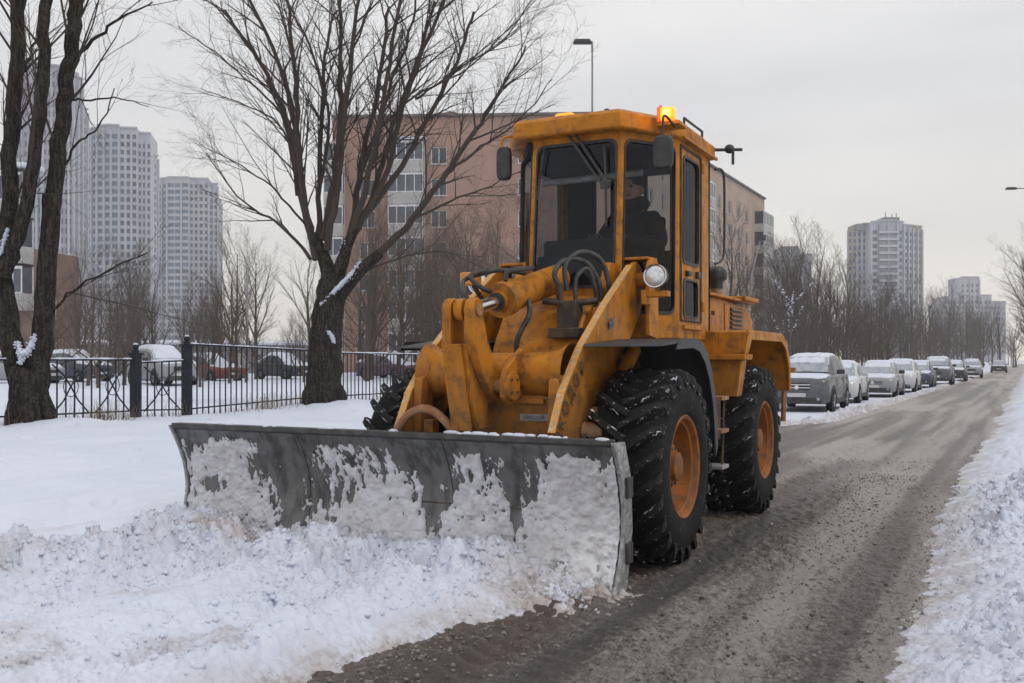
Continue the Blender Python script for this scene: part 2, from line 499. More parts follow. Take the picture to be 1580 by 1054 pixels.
# ---- road under the snow, with slush, tyre tracks and crumbs
sel = (mk['xr'] > -7.2) & (mk['xr'] < .7)
fk = sel[F4].all(1)
xr = mk['xr']
def band(c, w): return np.exp(-((xr - c + .05 * fbm(xf * .4, yf * .15, 2, 22)) / w) ** 2)
streak = fbm(xr * 5.5, yf * .16, 4, 120)
streak2 = fbm(xr * 1.6, yf * .10, 3, 130)
slush = .13 + .7 * band(-1.3, .42) + .42 * band(-2.62, .26) * sst(3, 12, yf) + .65 * sst(-1.0, -.55, xr) + .6 * streak + .3 * streak2
slush = slush + .5 * band(-3.9, .5) * sst(20, 28, yf) + .25 * sst(12, 30, yf) * (.5 + streak)
slush = slush + .8 * sst(.05, .4, fbm(xf * .45, yf * .12, 3, 140)) * sst(9, 16, yf)
slush = np.clip(slush, 0, 1)
brown = np.clip(.5 + 1.1 * streak2 - .6 * band(-2.05, .3) + .7 * band(-2.5, .35) + .3 * band(-1.75, .18), 0, 1)
treads = np.sin(yf * 2 * np.pi / .16 + xr * 22) * (band(-2.45, .22) + .8 * band(-1.75, .16)) * (.5 + fbm(xf * 2, yf * 2, 3, 150))
rough = .4 + .6 * np.clip(slush * 1.2, 0, 1)
cr = .3 + .7 * sst(0, .5, fbm(xf * 1.7, yf * .8, 3, 160))
rz = .02 * fbm(xr * 4, yf * .5, 3, 170) + .024 * treads * near + near * rough * cr * (lumps(lx, ly, .12, 400, .45) * .7 + lumps(lx, ly, .055, 500, .65) * 1.2 * mid) + .014 * mid * fbm(xf * 22, yf * 16, 3, 180) + .3 * lumps(lx, ly, .03, 520, .5) * sst(10, 6, rf)
rz = rz * sst(75, 30, rf)
used = np.unique(F4[fk])
remap = -np.ones(len(xf), dtype=np.int64); remap[used] = np.arange(len(used))
Vr = np.stack([xf, yf, rz], -1)[used]
o = link('road', grid_mesh('road', Vr, remap[F4[fk]], 'road', attrs={'slush': slush[used], 'brown': brown[used]}))
o['kind'] = 'structure'
# ---- land beyond, to the horizon
mb = MB()
n = 48
pts = [(0, 0, -.35)]
for r_ in (40, 300, 1200, 5000):
    for k in range(n):
        a = 2 * math.pi * k / n
        pts.append((r_ * math.sin(a), r_ * math.cos(a), -.35))
fs = [(0, 1 + (k + 1) % n, 1 + k) for k in range(n)]
for j in range(3):
    for k in range(n):
        a = 1 + j * n
        fs.append((a + k, a + (k + 1) % n, a + n + (k + 1) % n, a + n + k))
mb.add(pts, fs)
o = mb.build('ground', 'far_snow'); o['kind'] = 'structure'

# ---- crumbs: thousands of small angular bits of snow and slush lying on the churned ground
def crumbs(name, P, rad, mat, attrs, label, seed, smooth=False):
    ph = (1 + 5 ** .5) / 2
    ico = np.array([(-1, ph, 0), (1, ph, 0), (-1, -ph, 0), (1, -ph, 0), (0, -1, ph), (0, 1, ph), (0, -1, -ph), (0, 1, -ph), (ph, 0, -1), (ph, 0, 1), (-ph, 0, -1), (-ph, 0, 1)]) / math.sqrt(1 + ph * ph)
    tri = np.array([(0, 11, 5), (0, 5, 1), (0, 1, 7), (0, 7, 10), (0, 10, 11), (1, 5, 9), (5, 11, 4), (11, 10, 2), (10, 7, 6), (7, 1, 8), (3, 9, 4), (3, 4, 2), (3, 2, 6), (3, 6, 8), (3, 8, 9), (4, 9, 5), (2, 4, 11), (6, 2, 10), (8, 6, 7), (9, 8, 1)])
    g = np.random.default_rng(seed); n = len(P)
    sc3 = rad[:, None] * g.uniform(.65, 1.35, (n, 3)); sc3[:, 2] *= .8
    a = g.uniform(0, 6.283, n)
    V_ = ico[None] * g.uniform(.72, 1.28, (n, 12, 1)) * sc3[:, None, :]
    x_, y_ = V_[..., 0].copy(), V_[..., 1].copy()
    V_[..., 0] = x_ * np.cos(a)[:, None] - y_ * np.sin(a)[:, None]; V_[..., 1] = x_ * np.sin(a)[:, None] + y_ * np.cos(a)[:, None]
    V_ = V_ + P[:, None, :] + np.array([0, 0, 1])[None, None] * (rad * (-.3 if smooth else .25))[:, None, None]
    me = bpy.data.meshes.new(name)
    me.vertices.add(n * 12); me.vertices.foreach_set('co', V_.astype(np.float32).ravel())
    F_ = (tri[None] + (np.arange(n) * 12)[:, None, None]).reshape(-1, 3)
    me.loops.add(len(F_) * 3); me.loops.foreach_set('vertex_index', F_.astype(np.int32).ravel())
    me.polygons.add(len(F_)); me.polygons.foreach_set('loop_start', np.arange(0, 3 * len(F_), 3, dtype=np.int32))
    if smooth and False: me.polygons.foreach_set('use_smooth', np.ones(len(F_), dtype=bool))
    me.update(calc_edges=True)
    for k, v in attrs.items():
        at_ = me.attributes.new(k, 'FLOAT', 'POINT'); at_.data.foreach_set('value', np.repeat(v, 12).astype(np.float32))
    me.materials.append(M[mat])
    o = link(name, me)
    tag(o, label, 'snow', None, 'stuff')
g = np.random.default_rng(11)
cellA = rf * rf                                     # ring cells grow with distance
wgt = np.clip(L, 0, 1) ** 1.3 * cellA * (rf < 13) * (h > .0)
pick = g.choice(len(xf), 15000, p=wgt / wgt.sum())
rad = .006 + .024 * g.random(15000) ** 3
crumbs('snow_crumbs', Vs[pick] + np.stack([g.normal(0, .01, 15000), g.normal(0, .01, 15000), np.zeros(15000)], -1), rad, 'snow', {'dirt': np.clip(dirt[pick] * .8, 0, 1), 'lump': np.full(15000, .3)}, 'fine snow crumbs over the ploughed heap and the right bank', 12, True)
wgt = (slush ** 1.6 * (.3 + .7 * sst(.0, .4, fbm(xf * 1.2, yf * .6, 3, 630))) + .5 * np.exp(-((xr + 2.75) / .25) ** 2) * (yf < 6)) * cellA ** .6 * (rf < 16) * (xr > -2.9) * (xr < -.45) * (h < rz)
pick = g.choice(len(xf), 7000, p=wgt / wgt.sum())
rad = .004 + .012 * g.random(7000) ** 3
crumbs('slush_crumbs', np.stack([xf, yf, rz], -1)[pick] + np.stack([g.normal(0, .012, 7000), g.normal(0, .012, 7000), np.zeros(7000)], -1), rad, 'road', {'slush': np.clip(.45 + .8 * g.random(7000), 0, 1.3), 'brown': brown[pick]}, 'crumbs of dirty slush strewn over the road', 13)
# ------------------------------------------------------------------ wheel loader (local: +x = right in the picture, -y = forward, front axle at y = 0)
LX, LY = -3.35, 7.16
ld = empty('wheel_loader', (LX, LY, 0), 0, 'large yellow-orange wheel loader pushing snow with a wide steel blade', 'wheel loader')

# ---- wheels: tyre > tread_lug, rim, hub, bolts
RT, WT = .75, .55
def lug_mesh():
    """one slanted rubber bar from the middle of the tread to the shoulder, for +x; wheel axis is x"""
    m_ = MB(); st = 6
    rows = []
    for i in range(st + 1):
        f = i / st
        x = -.03 + f * (WT / 2 + .035)
        ph = .30 * f ** 1.15
        rb = .675 - .02 * f ** 4 - (.02 if f > .85 else 0)
        rt = .748 - .012 * f ** 3 - (.03 if i == st else 0)
        wb, wt = (.092, .052)
        if i == st: x += .0
        rows.append([(x, ph - wb / 2 / .7, rb), (x, ph + wb / 2 / .7, rb), (x, ph + wt / 2 / .74, rt), (x, ph - wt / 2 / .74, rt)])
    # runs a short way down the sidewall
    rows.append([(WT / 2 + .008, .33 - .06, .60), (WT / 2 + .008, .33 + .06, .60), (WT / 2 + .012, .33 + .04, .66), (WT / 2 + .012, .33 - .04, .66)])
    vs = [(x, r * math.sin(p), r * math.cos(p)) for row in rows for (x, p, r) in row]
    fs = []
    for i in range(len(rows) - 1):
        for k in range(4):
            fs.append((i * 4 + k, i * 4 + (k + 1) % 4, i * 4 + 4 + (k + 1) % 4, i * 4 + 4 + k))
    fs += [(3, 2, 1, 0), tuple(len(vs) - 4 + k for k in range(4))]
    m_.add(vs, fs)
    return m_
lm = lug_mesh()
LUG_R = lm.mesh('tread_lug', 'lug_rubber')
l2_ = MB(); l2_.add([(-x, y, z) for x, y, z in lm.v], [f[::-1] for f in lm.f])
LUG_L = l2_.mesh('tread_lug', 'lug_rubber')
hw = WT / 2
def lug_snow(seed, n=23):
    rn_ = random.Random(seed); m_ = MB()
    for k in range(n):
        for s in (1, -1):
            base = 2 * math.pi * (k + (0 if s > 0 else .5)) / n
            for side in (-1, 1):
                f = rn_.uniform(0, .2)
                while f < .95:
                    e = min(f + rn_.uniform(.05, .35), 1)
                    pts = []; rs = []
                    for i in range(5):
                        q = f + (e - f) * i / 4
                        x = (-.03 + q * (WT / 2 + .035)) * s; ph_ = base * 1 + (.30 * q ** 1.15 + side * .042)
                        r = .70 + rn_.uniform(-.012, .03)
                        pts.append((x, -r * math.sin(-ph_), r * math.cos(ph_))); rs.append(rn_.uniform(.003, .011) if 0 < i < 4 else .002)
                    if rn_.random() < .42: m_.tube(pts, rs, 5)
                    f = e + rn_.uniform(.05, .4)
    return m_.mesh('lug_snow', 'snow_soft', 80)
LSNOW = [lug_snow(1), lug_snow(2)]
tp = MB().lathe([(.36, hw - .10), (.372, hw - .03), (.42, hw + .005), (.52, hw + .012), (.61, hw + .002), (.655, hw - .03), (.672, hw - .07),
                 (.682, 0), (.672, -hw + .07), (.655, -hw + .03), (.61, -hw - .002), (.52, -hw - .012), (.42, -hw - .005), (.372, -hw + .03), (.36, -hw + .10)], n=56)
TYRE = tp.mesh('tyre', 'rubber', 50)
def rim_mesh(s):
    pr = [(.345, hw - .09), (.385, hw - .03), (.395, hw - .012), (.385, hw - .002), (.365, hw - .012), (.352, hw - .05), (.335, hw - .06), (.325, hw - .16), (.30, hw - .20),
          (.24, hw - .215), (.20, hw - .20), (.185, hw - .20), (.0, hw - .20)]
    return MB().lathe([(r, t * s) for r, t in pr], n=48).mesh('rim', 'rim', 40)
def hub_mesh(s):
    pr = [(.175, hw - .205), (.172, hw - .12), (.155, hw - .105), (.115, hw - .10), (.108, hw - .06), (.09, hw - .05), (0, hw - .048)]
    return MB().lathe([(r, t * s) for r, t in pr], n=32).mesh('hub', 'rim', 30)
BOLT = MB().lathe([(.0, -.012), (.013, -.012), (.013, .014), (.0, .014)], n=6).mesh('wheel_bolt', 'dark_grime')
RIMM = {s: (rim_mesh(s), hub_mesh(s)) for s in (1, -1)}
k_ = 0
for wy in (0, 2.77):
    for s in (1, -1):
        ty = link('tyre', TYRE, ld, (.925 if s > 0 else -1.04, wy, RT - .012), (.17 * k_, 0, 0)); k_ += 1
        link('rim', RIMM[s][0], ty); link('hub', RIMM[s][1], ty)
        for k in range(10):
            a = 2 * math.pi * k / 10
            link('wheel_bolt', BOLT, ty, (s * (hw - .105), .14 * math.cos(a), .14 * math.sin(a)))
        n = 23
        link('lug_snow', LSNOW[k_ % 2], ty)['kind'] = 'stuff'
        for k in range(n):
            link('tread_lug', LUG_R, ty, rot=(2 * math.pi * k / n, 0, 0))
            link('tread_lug', LUG_L, ty, rot=(2 * math.pi * (k + .5) / n, 0, 0))
MB().tube([(-.68, 0, .74), (.68, 0, .74)], .13, 14).ball((0, 0, .74), (.22, .24, .24), 16, 10).build('axle', 'dark_grime', ld, 40)
MB().tube([(-.68, 2.77, .74), (.68, 2.77, .74)], .13, 14).ball((0, 2.77, .74), (.22, .24, .24), 16, 10).build('axle', 'dark_grime', ld, 40)

# ---- front frame
m = MB()
m.prism([(-.72, .55), (-.72, 1.28), (-.55, 1.36), (.15, 1.36), (.5, 1.2), (.5, .6), (.1, .5)], -.40, .40)
m.build('front_frame', 'yellow', ld, bevel=.012)
MB().box(-.30, .36, -.755, -.722, 1.225, 1.265).build('frame_ledge', 'yellow', ld, bevel=.006)
np_ = MB().box(.16, .385, -.732, -.7215, 1.10, 1.15).build('name_plate', 'plate_grey', ld)
# tower plates that carry the arms
for s in (1, -1):
    MB().prism([(-.1, 1.2), (.12, 1.9), (.42, 2.36), (.74, 2.36), (.80, 2.2), (.80, 1.2)], s * .40 - .03, s * .40 + .03).build('tower_plate', 'yellow', ld, bevel=.008)
# sloping cover between the tower plates
MB().prism([(-.30, 1.34), (-.16, 1.66), (.02, 1.92), (.30, 2.06), (.68, 2.12), (.68, 1.3)], -.37, .37).build('tower_cover', 'yellow', ld, bevel=.015)
MB().box(-.62, .62, .78, .86, 1.30, 1.72).build('tower_cover', 'dark_grime', ld)
# arm pivot bracket beside the cab: hoop of plate
for s in (1, -1):
    m = MB()
    m.prism([(.56, 1.75), (.56, 2.30), (.60, 2.38), (.64, 2.41), (.76, 2.41), (.80, 2.36), (.80, 1.72)], s * .70 - .018, s * .70 + .018)
    m.box(min(s * .42, s * .45), max(s * .42, s * .45), .54, .80, 2.2, 2.411)
    m.box(min(s * .42, s * .70), max(s * .42, s * .70), .58, .78, 2.388, 2.412)
    m.tube([(s * .42, .64, 2.22), (s * .735, .64, 2.22)], .065, 16)
    m.build('arm_bracket', 'yellow', ld, bevel=.006)
    MB().tube([(s * .724, .64, 2.22), (s * .745, .64, 2.22)], .045, 12).build('pivot_pin', 'dark_grime', ld, 40)

# ---- lift arms
arm = [(.50, 2.33), (-.07, 1.985), (-.58, 1.63), (-.90, 1.31), (-1.06, 1.04), (-.915, .86), (-.90, .3),
       (-.70, .3), (-.70, .6), (-.68, .84), (-.52, 1.05), (-.2, 1.28), (.1, 1.50), (.45, 1.72), (.72, 1.95), (.82, 2.18), (.74, 2.33), (.62, 2.38)]
for s in (1, -1):
    ax = .565 if s > 0 else -.70
    MB().prism(arm, ax - .024, ax + .024).build('lift_arm', 'yellow', ld, bevel=.006)
    # welded flat strip along the front edge, coloured paler to carry the light on it
    e = MB(); top = arm[:5]
    for (a, b) in zip(top[:-1], top[1:]):
        dy, dz = b[0] - a[0], b[1] - a[1]; q = math.hypot(dy, dz); ny, nz_ = dz / q * .012, -dy / q * .012
        if nz_ < 0 or True: ny, nz_ = -abs(dz / q) * .012, abs(dy / q) * .012
        x0, x1 = ax - .027, ax + .027
        e.hexa([(x0, a[0], a[1]), (x1, a[0], a[1]), (x1, b[0], b[1]), (x0, b[0], b[1]),
                (x0, a[0] + ny, a[1] + nz_), (x1, a[0] + ny, a[1] + nz_), (x1, b[0] + ny, b[1] + nz_), (x0, b[0] + ny, b[1] + nz_)])
    e.build('arm_edge', 'yellow_edge_lit', ld)
    # lift cylinder outside the arm, from axle height up and forward
    m = MB()
    m.tube([(ax + s * .115, .30, 1.63), (ax + s * .115, -.28, 1.22)], .055, 14)
    m.build('lift_cylinder', 'yellow', ld, 40)
    MB().tube([(ax + s * .115, -.28, 1.22), (ax + s * .115, -.52, 1.05)], .032, 12).build('lift_rod', 'chrome', ld, 40)
    m = MB().tube([(ax + s * .035, -.55, 1.02), (ax + s * .195, -.55, 1.02)], .075, 16).tube([(ax + s * .035, -.38, 1.14), (ax + s * .185, -.38, 1.14)], .06, 12)
    m.build('lift_pin_boss', 'rust', ld, 40)
# cross tube, flared and gusseted at the arms
m = MB()
m.lathe([(.24, -.675), (.185, -.59), (.165, -.46), (.162, 0), (.165, .32), (.185, .44), (.24, .54)], (0, -.62, 1.44), 'x', 28)
m.build('cross_tube', 'yellow', ld, 40)
for s in (1, -1):
    MB().prism([(-.80, 1.44), (-.72, 1.34), (-.70, 1.02), (-.74, .60), (-.86, .62), (-.90, 1.1), (-.88, 1.4)], (.46 if s > 0 else -.67), (.535 if s > 0 else -.60)).build('gusset', 'yellow', ld, bevel=.004)
# bell crank lugs on the tube
for x in (-.26, .15):
    MB().prism([(-.70, 1.28), (-.92, 1.22), (-1.0, 1.28), (-1.02, 1.40), (-.96, 1.49), (-.70, 1.64), (-.52, 1.62), (-.50, 1.3)], x - .02, x + .02).build('tube_lug', 'yellow', ld, bevel=.006)
MB().tube([(-.29, -.91, 1.36), (.195, -.91, 1.36)], .05, 16).build('pivot_pin', 'rust', ld, 40)
MB().lathe([(0, .203), (.10, .20), (.105, .185), (.105, .171)], (0, -.91, 1.36), 'x', 24).build('pin_cap', 'yellow', ld, 35)
for k in range(4):
    a = R(45 + 90 * k)
    MB().tube([(.195, -.91 + .065 * math.cos(a), 1.36 + .065 * math.sin(a)), (.212, -.91 + .065 * math.cos(a), 1.36 + .065 * math.sin(a))], .012, 6).build('cap_bolt', 'dark_grime', ld)
# bell crank: two tall plates with round heads
def head(cy, cz, r, a0, a1, n=8):
    return [(cy + r * math.cos(R(a0 + (a1 - a0) * i / n)), cz + r * math.sin(R(a0 + (a1 - a0) * i / n))) for i in range(n + 1)]
crank = head(-1.20, 1.90, .085, 200, -20) + [(-1.06, 1.70), (-.98, 1.45), (-.94, 1.28), (-.90, 1.0), (-.80, .8), (-.80, .5), (-.925, .5), (-.93, .9), (-1.13, 1.04), (-1.20, 1.3), (-1.28, 1.66)]
crank_r = head(-1.20, 1.90, .085, 200, -20) + [(-1.06, 1.70), (-.92, 1.50)] + head(-.91, 1.36, .10, 60, -140) + [(-1.10, 1.42), (-1.20, 1.56), (-1.28, 1.70)]
MB().prism([(-1.25, 1.66), (-1.17, 1.3), (-1.06, 1.05), (-.93, 1.05), (-.92, 1.5), (-1.05, 1.68)], -.116, -.004).build('bell_crank_web', 'yellow', ld, bevel=.006)
MB().prism(crank, -.185, -.115).build('bell_crank_plate', 'yellow', ld, bevel=.008)
MB().prism(crank_r, -.005, .065).build('bell_crank_plate', 'yellow', ld, bevel=.008)
MB().prism([(-1.132, 1.04), (-1.202, 1.3), (-1.282, 1.66), (-1.25, 1.66), (-1.17, 1.3), (-1.10, 1.04)], -.188, -.035).build('bell_crank_face', 'yellow', ld, bevel=.005)
MB().tube([(-.20, -1.20, 1.90), (.078, -1.20, 1.90)], .042, 16).build('pivot_pin', 'rust', ld, 40)
MB().lathe([(0, -.03), (.082, -.03), (.082, .03), (0, .03)], (-.06, -1.20, 1.90), 'x', 24).build('rod_eye', 'yellow', ld, 40)
# tilt cylinder
A, B_ = Vector((-.05, -.70, 1.985)), Vector((-.02, .34, 2.235))
dv = (B_ - A).normalized()
MB().tube([(-.06, -1.16, 1.895), A + dv * .02], .046, 20).build('tilt_rod', 'chrome', ld, 40)
m = MB().tube([A, A + dv * .05, A + dv * .05, A + dv * .16, A + dv * .17, B_], [.075, .075, .135, .135, .118, .118], 28)
m.build('tilt_cylinder', 'yellow', ld, 40)
MB().tube([A - dv * .012, A + dv * .003], .07, 20).build('rod_seal', 'black', ld, 40)
MB().tube([(-.02, -.62, 2.15), (-.02, -.60, 2.22), (.06, -.3, 2.27)], .02, 8).build('hydraulic_pipe', 'hose', ld, 40)
# valve and hoses
m = MB().box(.14, .40, -.20, .12, 1.72, 1.80).box(.18, .34, -.12, .04, 1.80, 2.02).tube([(.20, -.10, 2.02), (.20, -.12, 2.16)], .03, 8).tube([(.30, -.05, 2.0), (.46, .05, 2.02)], .028, 8)
m.tube([(.06, -.12, 2.02), (.24, -.1, 2.0)], .03, 8).build('control_valve', 'dark_grime', ld, bevel=.008)
def hose(pts, r=.018, name='hydraulic_hose', mat='hose', sub=6):
    P = [Vector(p) for p in pts]; out = []
    for i in range(len(P) - 1):
        p0, p1, p2, p3 = P[max(i - 1, 0)], P[i], P[i + 1], P[min(i + 2, len(P) - 1)]
        for k in range(sub):
            t_ = k / sub
            out.append(.5 * ((2 * p1) + (p2 - p0) * t_ + (2 * p0 - 5 * p1 + 4 * p2 - p3) * t_ * t_ + (3 * p1 - p0 - 3 * p2 + p3) * t_ ** 3))
    out.append(P[-1])
    return MB().tube(out, r, 8).build(name, mat, ld, 60)
hose([(.20, -.12, 2.14), (.17, -.14, 2.24), (.22, -.02, 2.35), (.34, .12, 2.33), (.42, .20, 2.15), (.42, .22, 2.0)], .022)
hose([(.24, -.05, 2.1), (.22, -.04, 2.30), (.30, .10, 2.42), (.42, .22, 2.36), (.47, .28, 2.15), (.45, .3, 2.0)], .022)
hose([(.30, -.02, 2.0), (.30, .0, 2.2), (.36, .1, 2.28), (.40, .16, 2.1), (.38, .2, 1.9)], .018)
hose([(-.12, -.66, 2.06), (-.20, -.75, 2.12), (-.26, -.70, 2.2), (-.16, -.42, 2.25), (-.06, -.2, 2.24)], .02)
hose([(-.2, -.8, 1.95), (-.24, -.86, 2.05), (-.3, -.74, 2.16), (-.18, -.5, 2.24)], .018)
hose([(.06, -.40, 2.02), (.10, -.45, 1.9), (.02, -.5, 1.7), (.0, -.45, 1.5)], .022)
# rusty hoop behind the blade
hose([(-.72, -1.06, .98), (-.68, -1.07, 1.05), (-.58, -1.08, 1.15), (-.45, -1.08, 1.19), (-.32, -1.08, 1.14), (-.20, -1.07, 1.02), (-.16, -1.06, .96)], .032, 'bent_pipe', 'rust')
MB().box(-.56, -.48, -.92, -.82, .5, 1.10).build('link_plate', 'yellow', ld, bevel=.006)

# ---- lettering on the arm
def lettering(txt, size, mat, parent, mtx, name='lettering', ext=.001, sx=1.0):
    cu = bpy.data.curves.new(name, 'FONT'); cu.body = txt; cu.size = size; cu.extrude = ext
    cu.align_x = 'CENTER'; cu.align_y = 'CENTER'
    ob = bpy.data.objects.new(name, cu); COL.objects.link(ob)
    dg = bpy.context.evaluated_depsgraph_get()
    me = bpy.data.meshes.new_from_object(ob.evaluated_get(dg))
    bpy.data.objects.remove(ob)
    me.materials.clear(); me.materials.append(M[mat])
    o = link(name, me, parent)
    o.matrix_local = mtx @ Matrix.Diagonal((sx, 1, 1, 1))
    return o
# text lies in the arm's outer face (x = .60): right = towards the cab along the arm
def face_mtx(y, z, ang, x=.6025):
    r = Vector((0, math.cos(ang), math.sin(ang))); u = Vector((0, -math.sin(ang), math.cos(ang))); n_ = r.cross(u)
    return Matrix(((r.x, u.x, n_.x, x), (r.y, u.y, n_.y, y), (r.z, u.z, n_.z, z), (0, 0, 0, 1)))
for ch, yy, zz, an in (('А', -1.06, .88, 78), ('М', -1.02, .99, 72), ('К', -.97, 1.10, 64), ('О', -.90, 1.205, 54), ('Д', -.81, 1.30, 47), ('О', -.71, 1.395, 42), ('Р', -.61, 1.48, 38)):
    lettering(ch, .15, 'decal', ld, face_mtx(yy + .015, zz, R(an)), 'letter', sx=.9)
# emblem on the upper arm: small dark diamond of bars
m = MB()
for k in (-1, 0, 1):
    m.hexa([(.601, -.02 + k * .035 - .012, 1.80 + k * .012), (.601, -.02 + k * .035 + .012, 1.80 + k * .012), (.6045, -.02 + k * .035 + .012, 1.80 + k * .012), (.6045, -.02 + k * .035 - .012, 1.80 + k * .012),
            (.601, -.0 + k * .035 - .012, 1.88 + k * .012 - abs(k) * .02), (.601, k * .035 + .012, 1.88 + k * .012 - abs(k) * .02), (.6045, k * .035 + .012, 1.88 + k * .012 - abs(k) * .02), (.6045, k * .035 - .012, 1.88 + k * .012 - abs(k) * .02)])
m.box(.601, .605, -.06, .04, 1.832, 1.85)
m.build('emblem', 'decal_blue', ld)
lettering('АМКОДОР', .034, 'decal_blue', ld, Matrix(((1, 0, 0, .272), (0, 0, -1, -.7335), (0, 1, 0, 1.125), (0, 0, 0, 1))), 'plate_lettering', sx=1.0)

# ---- blade
NB = 18
def blade_prof(k, off=0.):
    """front face point at height fraction k (0 bottom .. 1 top), off = metres in front"""
    z = .005 + 1.0 * k
    y = -1.20 + .21 * math.sin(math.pi * (.06 + .90 * k)) - .02 * k
    return y - off, z
bx0, bx1 = BLX0 - LX, BLX1 - LX
bl = empty('plough_blade', (0, 0, 0)); bl.parent = ld
seams = [bx0, -1.56, -.25, bx1]
for a, b in zip(seams[:-1], seams[1:]):
    m = MB(); P = []
    for i in range(NB + 1):
        k = .17 + .83 * i / NB
        P.append(blade_prof(k))
    Q = [(y + .035, z) for y, z in P]
    m.prism(P + Q[::-1], a + (.004 if a > bx0 else 0), b - (.004 if b < bx1 else 0))
    m.build('blade_panel', 'steel', bl, 30)
m = MB(); P = [blade_prof(.17 * i / 5, .012) for i in range(6)]; Q = [(y + .05, z) for y, z in P]
m.prism(P + Q[::-1], bx0, bx1)
m.build('cutting_edge', 'steel_edge', bl, 30)
y_, z_ = blade_prof(1)
MB().prism([(y_ - .02, z_ - .02), (y_ - .02, z_ + .018), (y_ + .075, z_ + .018), (y_ + .075, z_ - .04), (y_ + .036, z_ - .04)], bx0, bx1 - .002).build('top_rail', 'steel_dark', bl, bevel=.006)
# ribs on the back
for x in (bx0 + .04, -2.1, -1.3, -.55, .55, bx1 - .06):
    P = [blade_prof(i / 8) for i in range(9)]
    MB().prism([(y + .037, z) for y, z in P] + [(-.86, .95), (-.84, .2)], x - .02, x + .02).build('rib', 'steel_dark', bl)
MB().box(bx0 + .02, bx1 - .02, -.95, -.80, .35, .55).build('back_beam', 'steel_dark', bl, bevel=.01)
MB().box(-.9, .9, -1.0, -.78, .2, .75).build('mount', 'dark_grime', bl, bevel=.01)
# worn end plates
for s, x in ((1, bx1), (-1, bx0)):
    P = [blade_prof(i / 10, .03) for i in range(11)]
    MB().prism(P + [(-1.02, 1.0), (-.90, .75), (-.87, .4), (-.98, .0)], min(x, x + s * .028), max(x, x + s * .028)).build('end_plate', 'steel_edge', bl, bevel=.005)
for z in (.18, .62):
    MB().box(bx1 + .028, bx1 + .05, -1.02, -.92, z, z + .14).build('end_lug', 'steel_dark', bl, bevel=.005)
# wet snow stuck to the face
nx, nk = 420, 120
gx = np.linspace(bx0 + .01, bx1 - .012, nx); gk = np.linspace(.03, .985, nk)
GX, GK = np.meshgrid(gx, gk, indexing='ij')
py = np.array([blade_prof(k)[0] for k in gk]); pz = np.array([blade_prof(k)[1] for k in gk])
f1 = fbm(GX * 1.6 + 4, GK * 2.2, 4, 700) + .5 * fbm(GX * 7, GK * 6, 4, 710) + .75 * fbm(GX * 26, GK * 10, 4, 715) + .3 * fbm(GX * 60, GK * 40, 2, 716)
cut = -.02 + 1.15 * (GK - .42)
for c, w, a in ((-1.72, .27, .55), (-.40, .16, .5), (.28, .14, .25), (-2.62, .12, .1)): cut = cut + a * np.exp(-((GX - c) / w) ** 2)
for c, w, a in ((.75, .36, .62), (-1.0, .34, .42), (-.05, .16, .15), (-2.35, .35, .30), (.45, .2, .2)): cut = cut - a * np.exp(-((GX - c) / w) ** 2)
cut = cut + .9 * sst(.86, .97, GK)
th = np.clip(f1 - cut + .33 + .45 * sst(.45, .75, GX), -1, 1)
off = np.where(th > 0, .002 + .014 * (1 - np.exp(-th * 4)) + .014 * lumps(GX, GK, .09, 720, .9) / .09 * np.clip(th * 5, 0, 1) + .03 * fbm(GX * 26, GK * 26, 3, 730) * np.clip(th * 6, 0, 1), -.03)
VV = np.stack([GX, np.broadcast_to(py, GX.shape) - off, np.broadcast_to(pz, GX.shape)], -1).reshape(-1, 3)
ii = np.arange(nx * nk).reshape(nx, nk)
FF = np.stack([ii[:-1, :-1], ii[1:, :-1], ii[1:, 1:], ii[:-1, 1:]], -1).reshape(-1, 4)
kp = off.ravel()[FF].max(1) > -.02
o = link('snow_crust', grid_mesh('snow_crust', VV, FF[kp], 'snow_crust'), bl)
o['kind'] = 'stuff'
rn = random.Random(12); m = MB()
x = bx0 + .3
while x < bx1 - .05:
    r_ = rn.uniform(.012, .03); n_ = rn.random()
    if rn.random() < (.35 if x < -.2 else .85):
        m.ball((x, y_ + rn.uniform(-.01, .05), z_ + .02), (r_ * rn.uniform(1, 3), r_, r_ * .7), 8, 6, .3, rn)
    x += rn.uniform(.02, .09)
o = m.build('rail_snow', 'snow_soft', bl, 80); o['kind'] = 'stuff'

# ---- front mudguards
for s in (1, -1):
    x0, x1 = (.50, 1.20) if s > 0 else (-1.20, -.50)
    P = [(-.55 if s > 0 else -.25, 1.665), (.22, 1.715), (.40, 1.69), (.56, 1.60), (.70, 1.45), (.80, 1.25), (.86, 1.0), (.875, .82)]
    m = MB().prism(P + [(y - .022, z - .022) for y, z in P[::-1]], x0, x1)
    m.build('mudguard', 'mudguard', ld, bevel=.006)
    xo = s * 1.2
    P2 = [(-.2, 1.70)] + P[1:]
    MB().prism(P2 + [(y - .07, z - .075) for y, z in P2[::-1]], min(xo, xo + s * .012), max(xo, xo + s * .012)).build('mudguard_skirt', 'mudguard', ld)

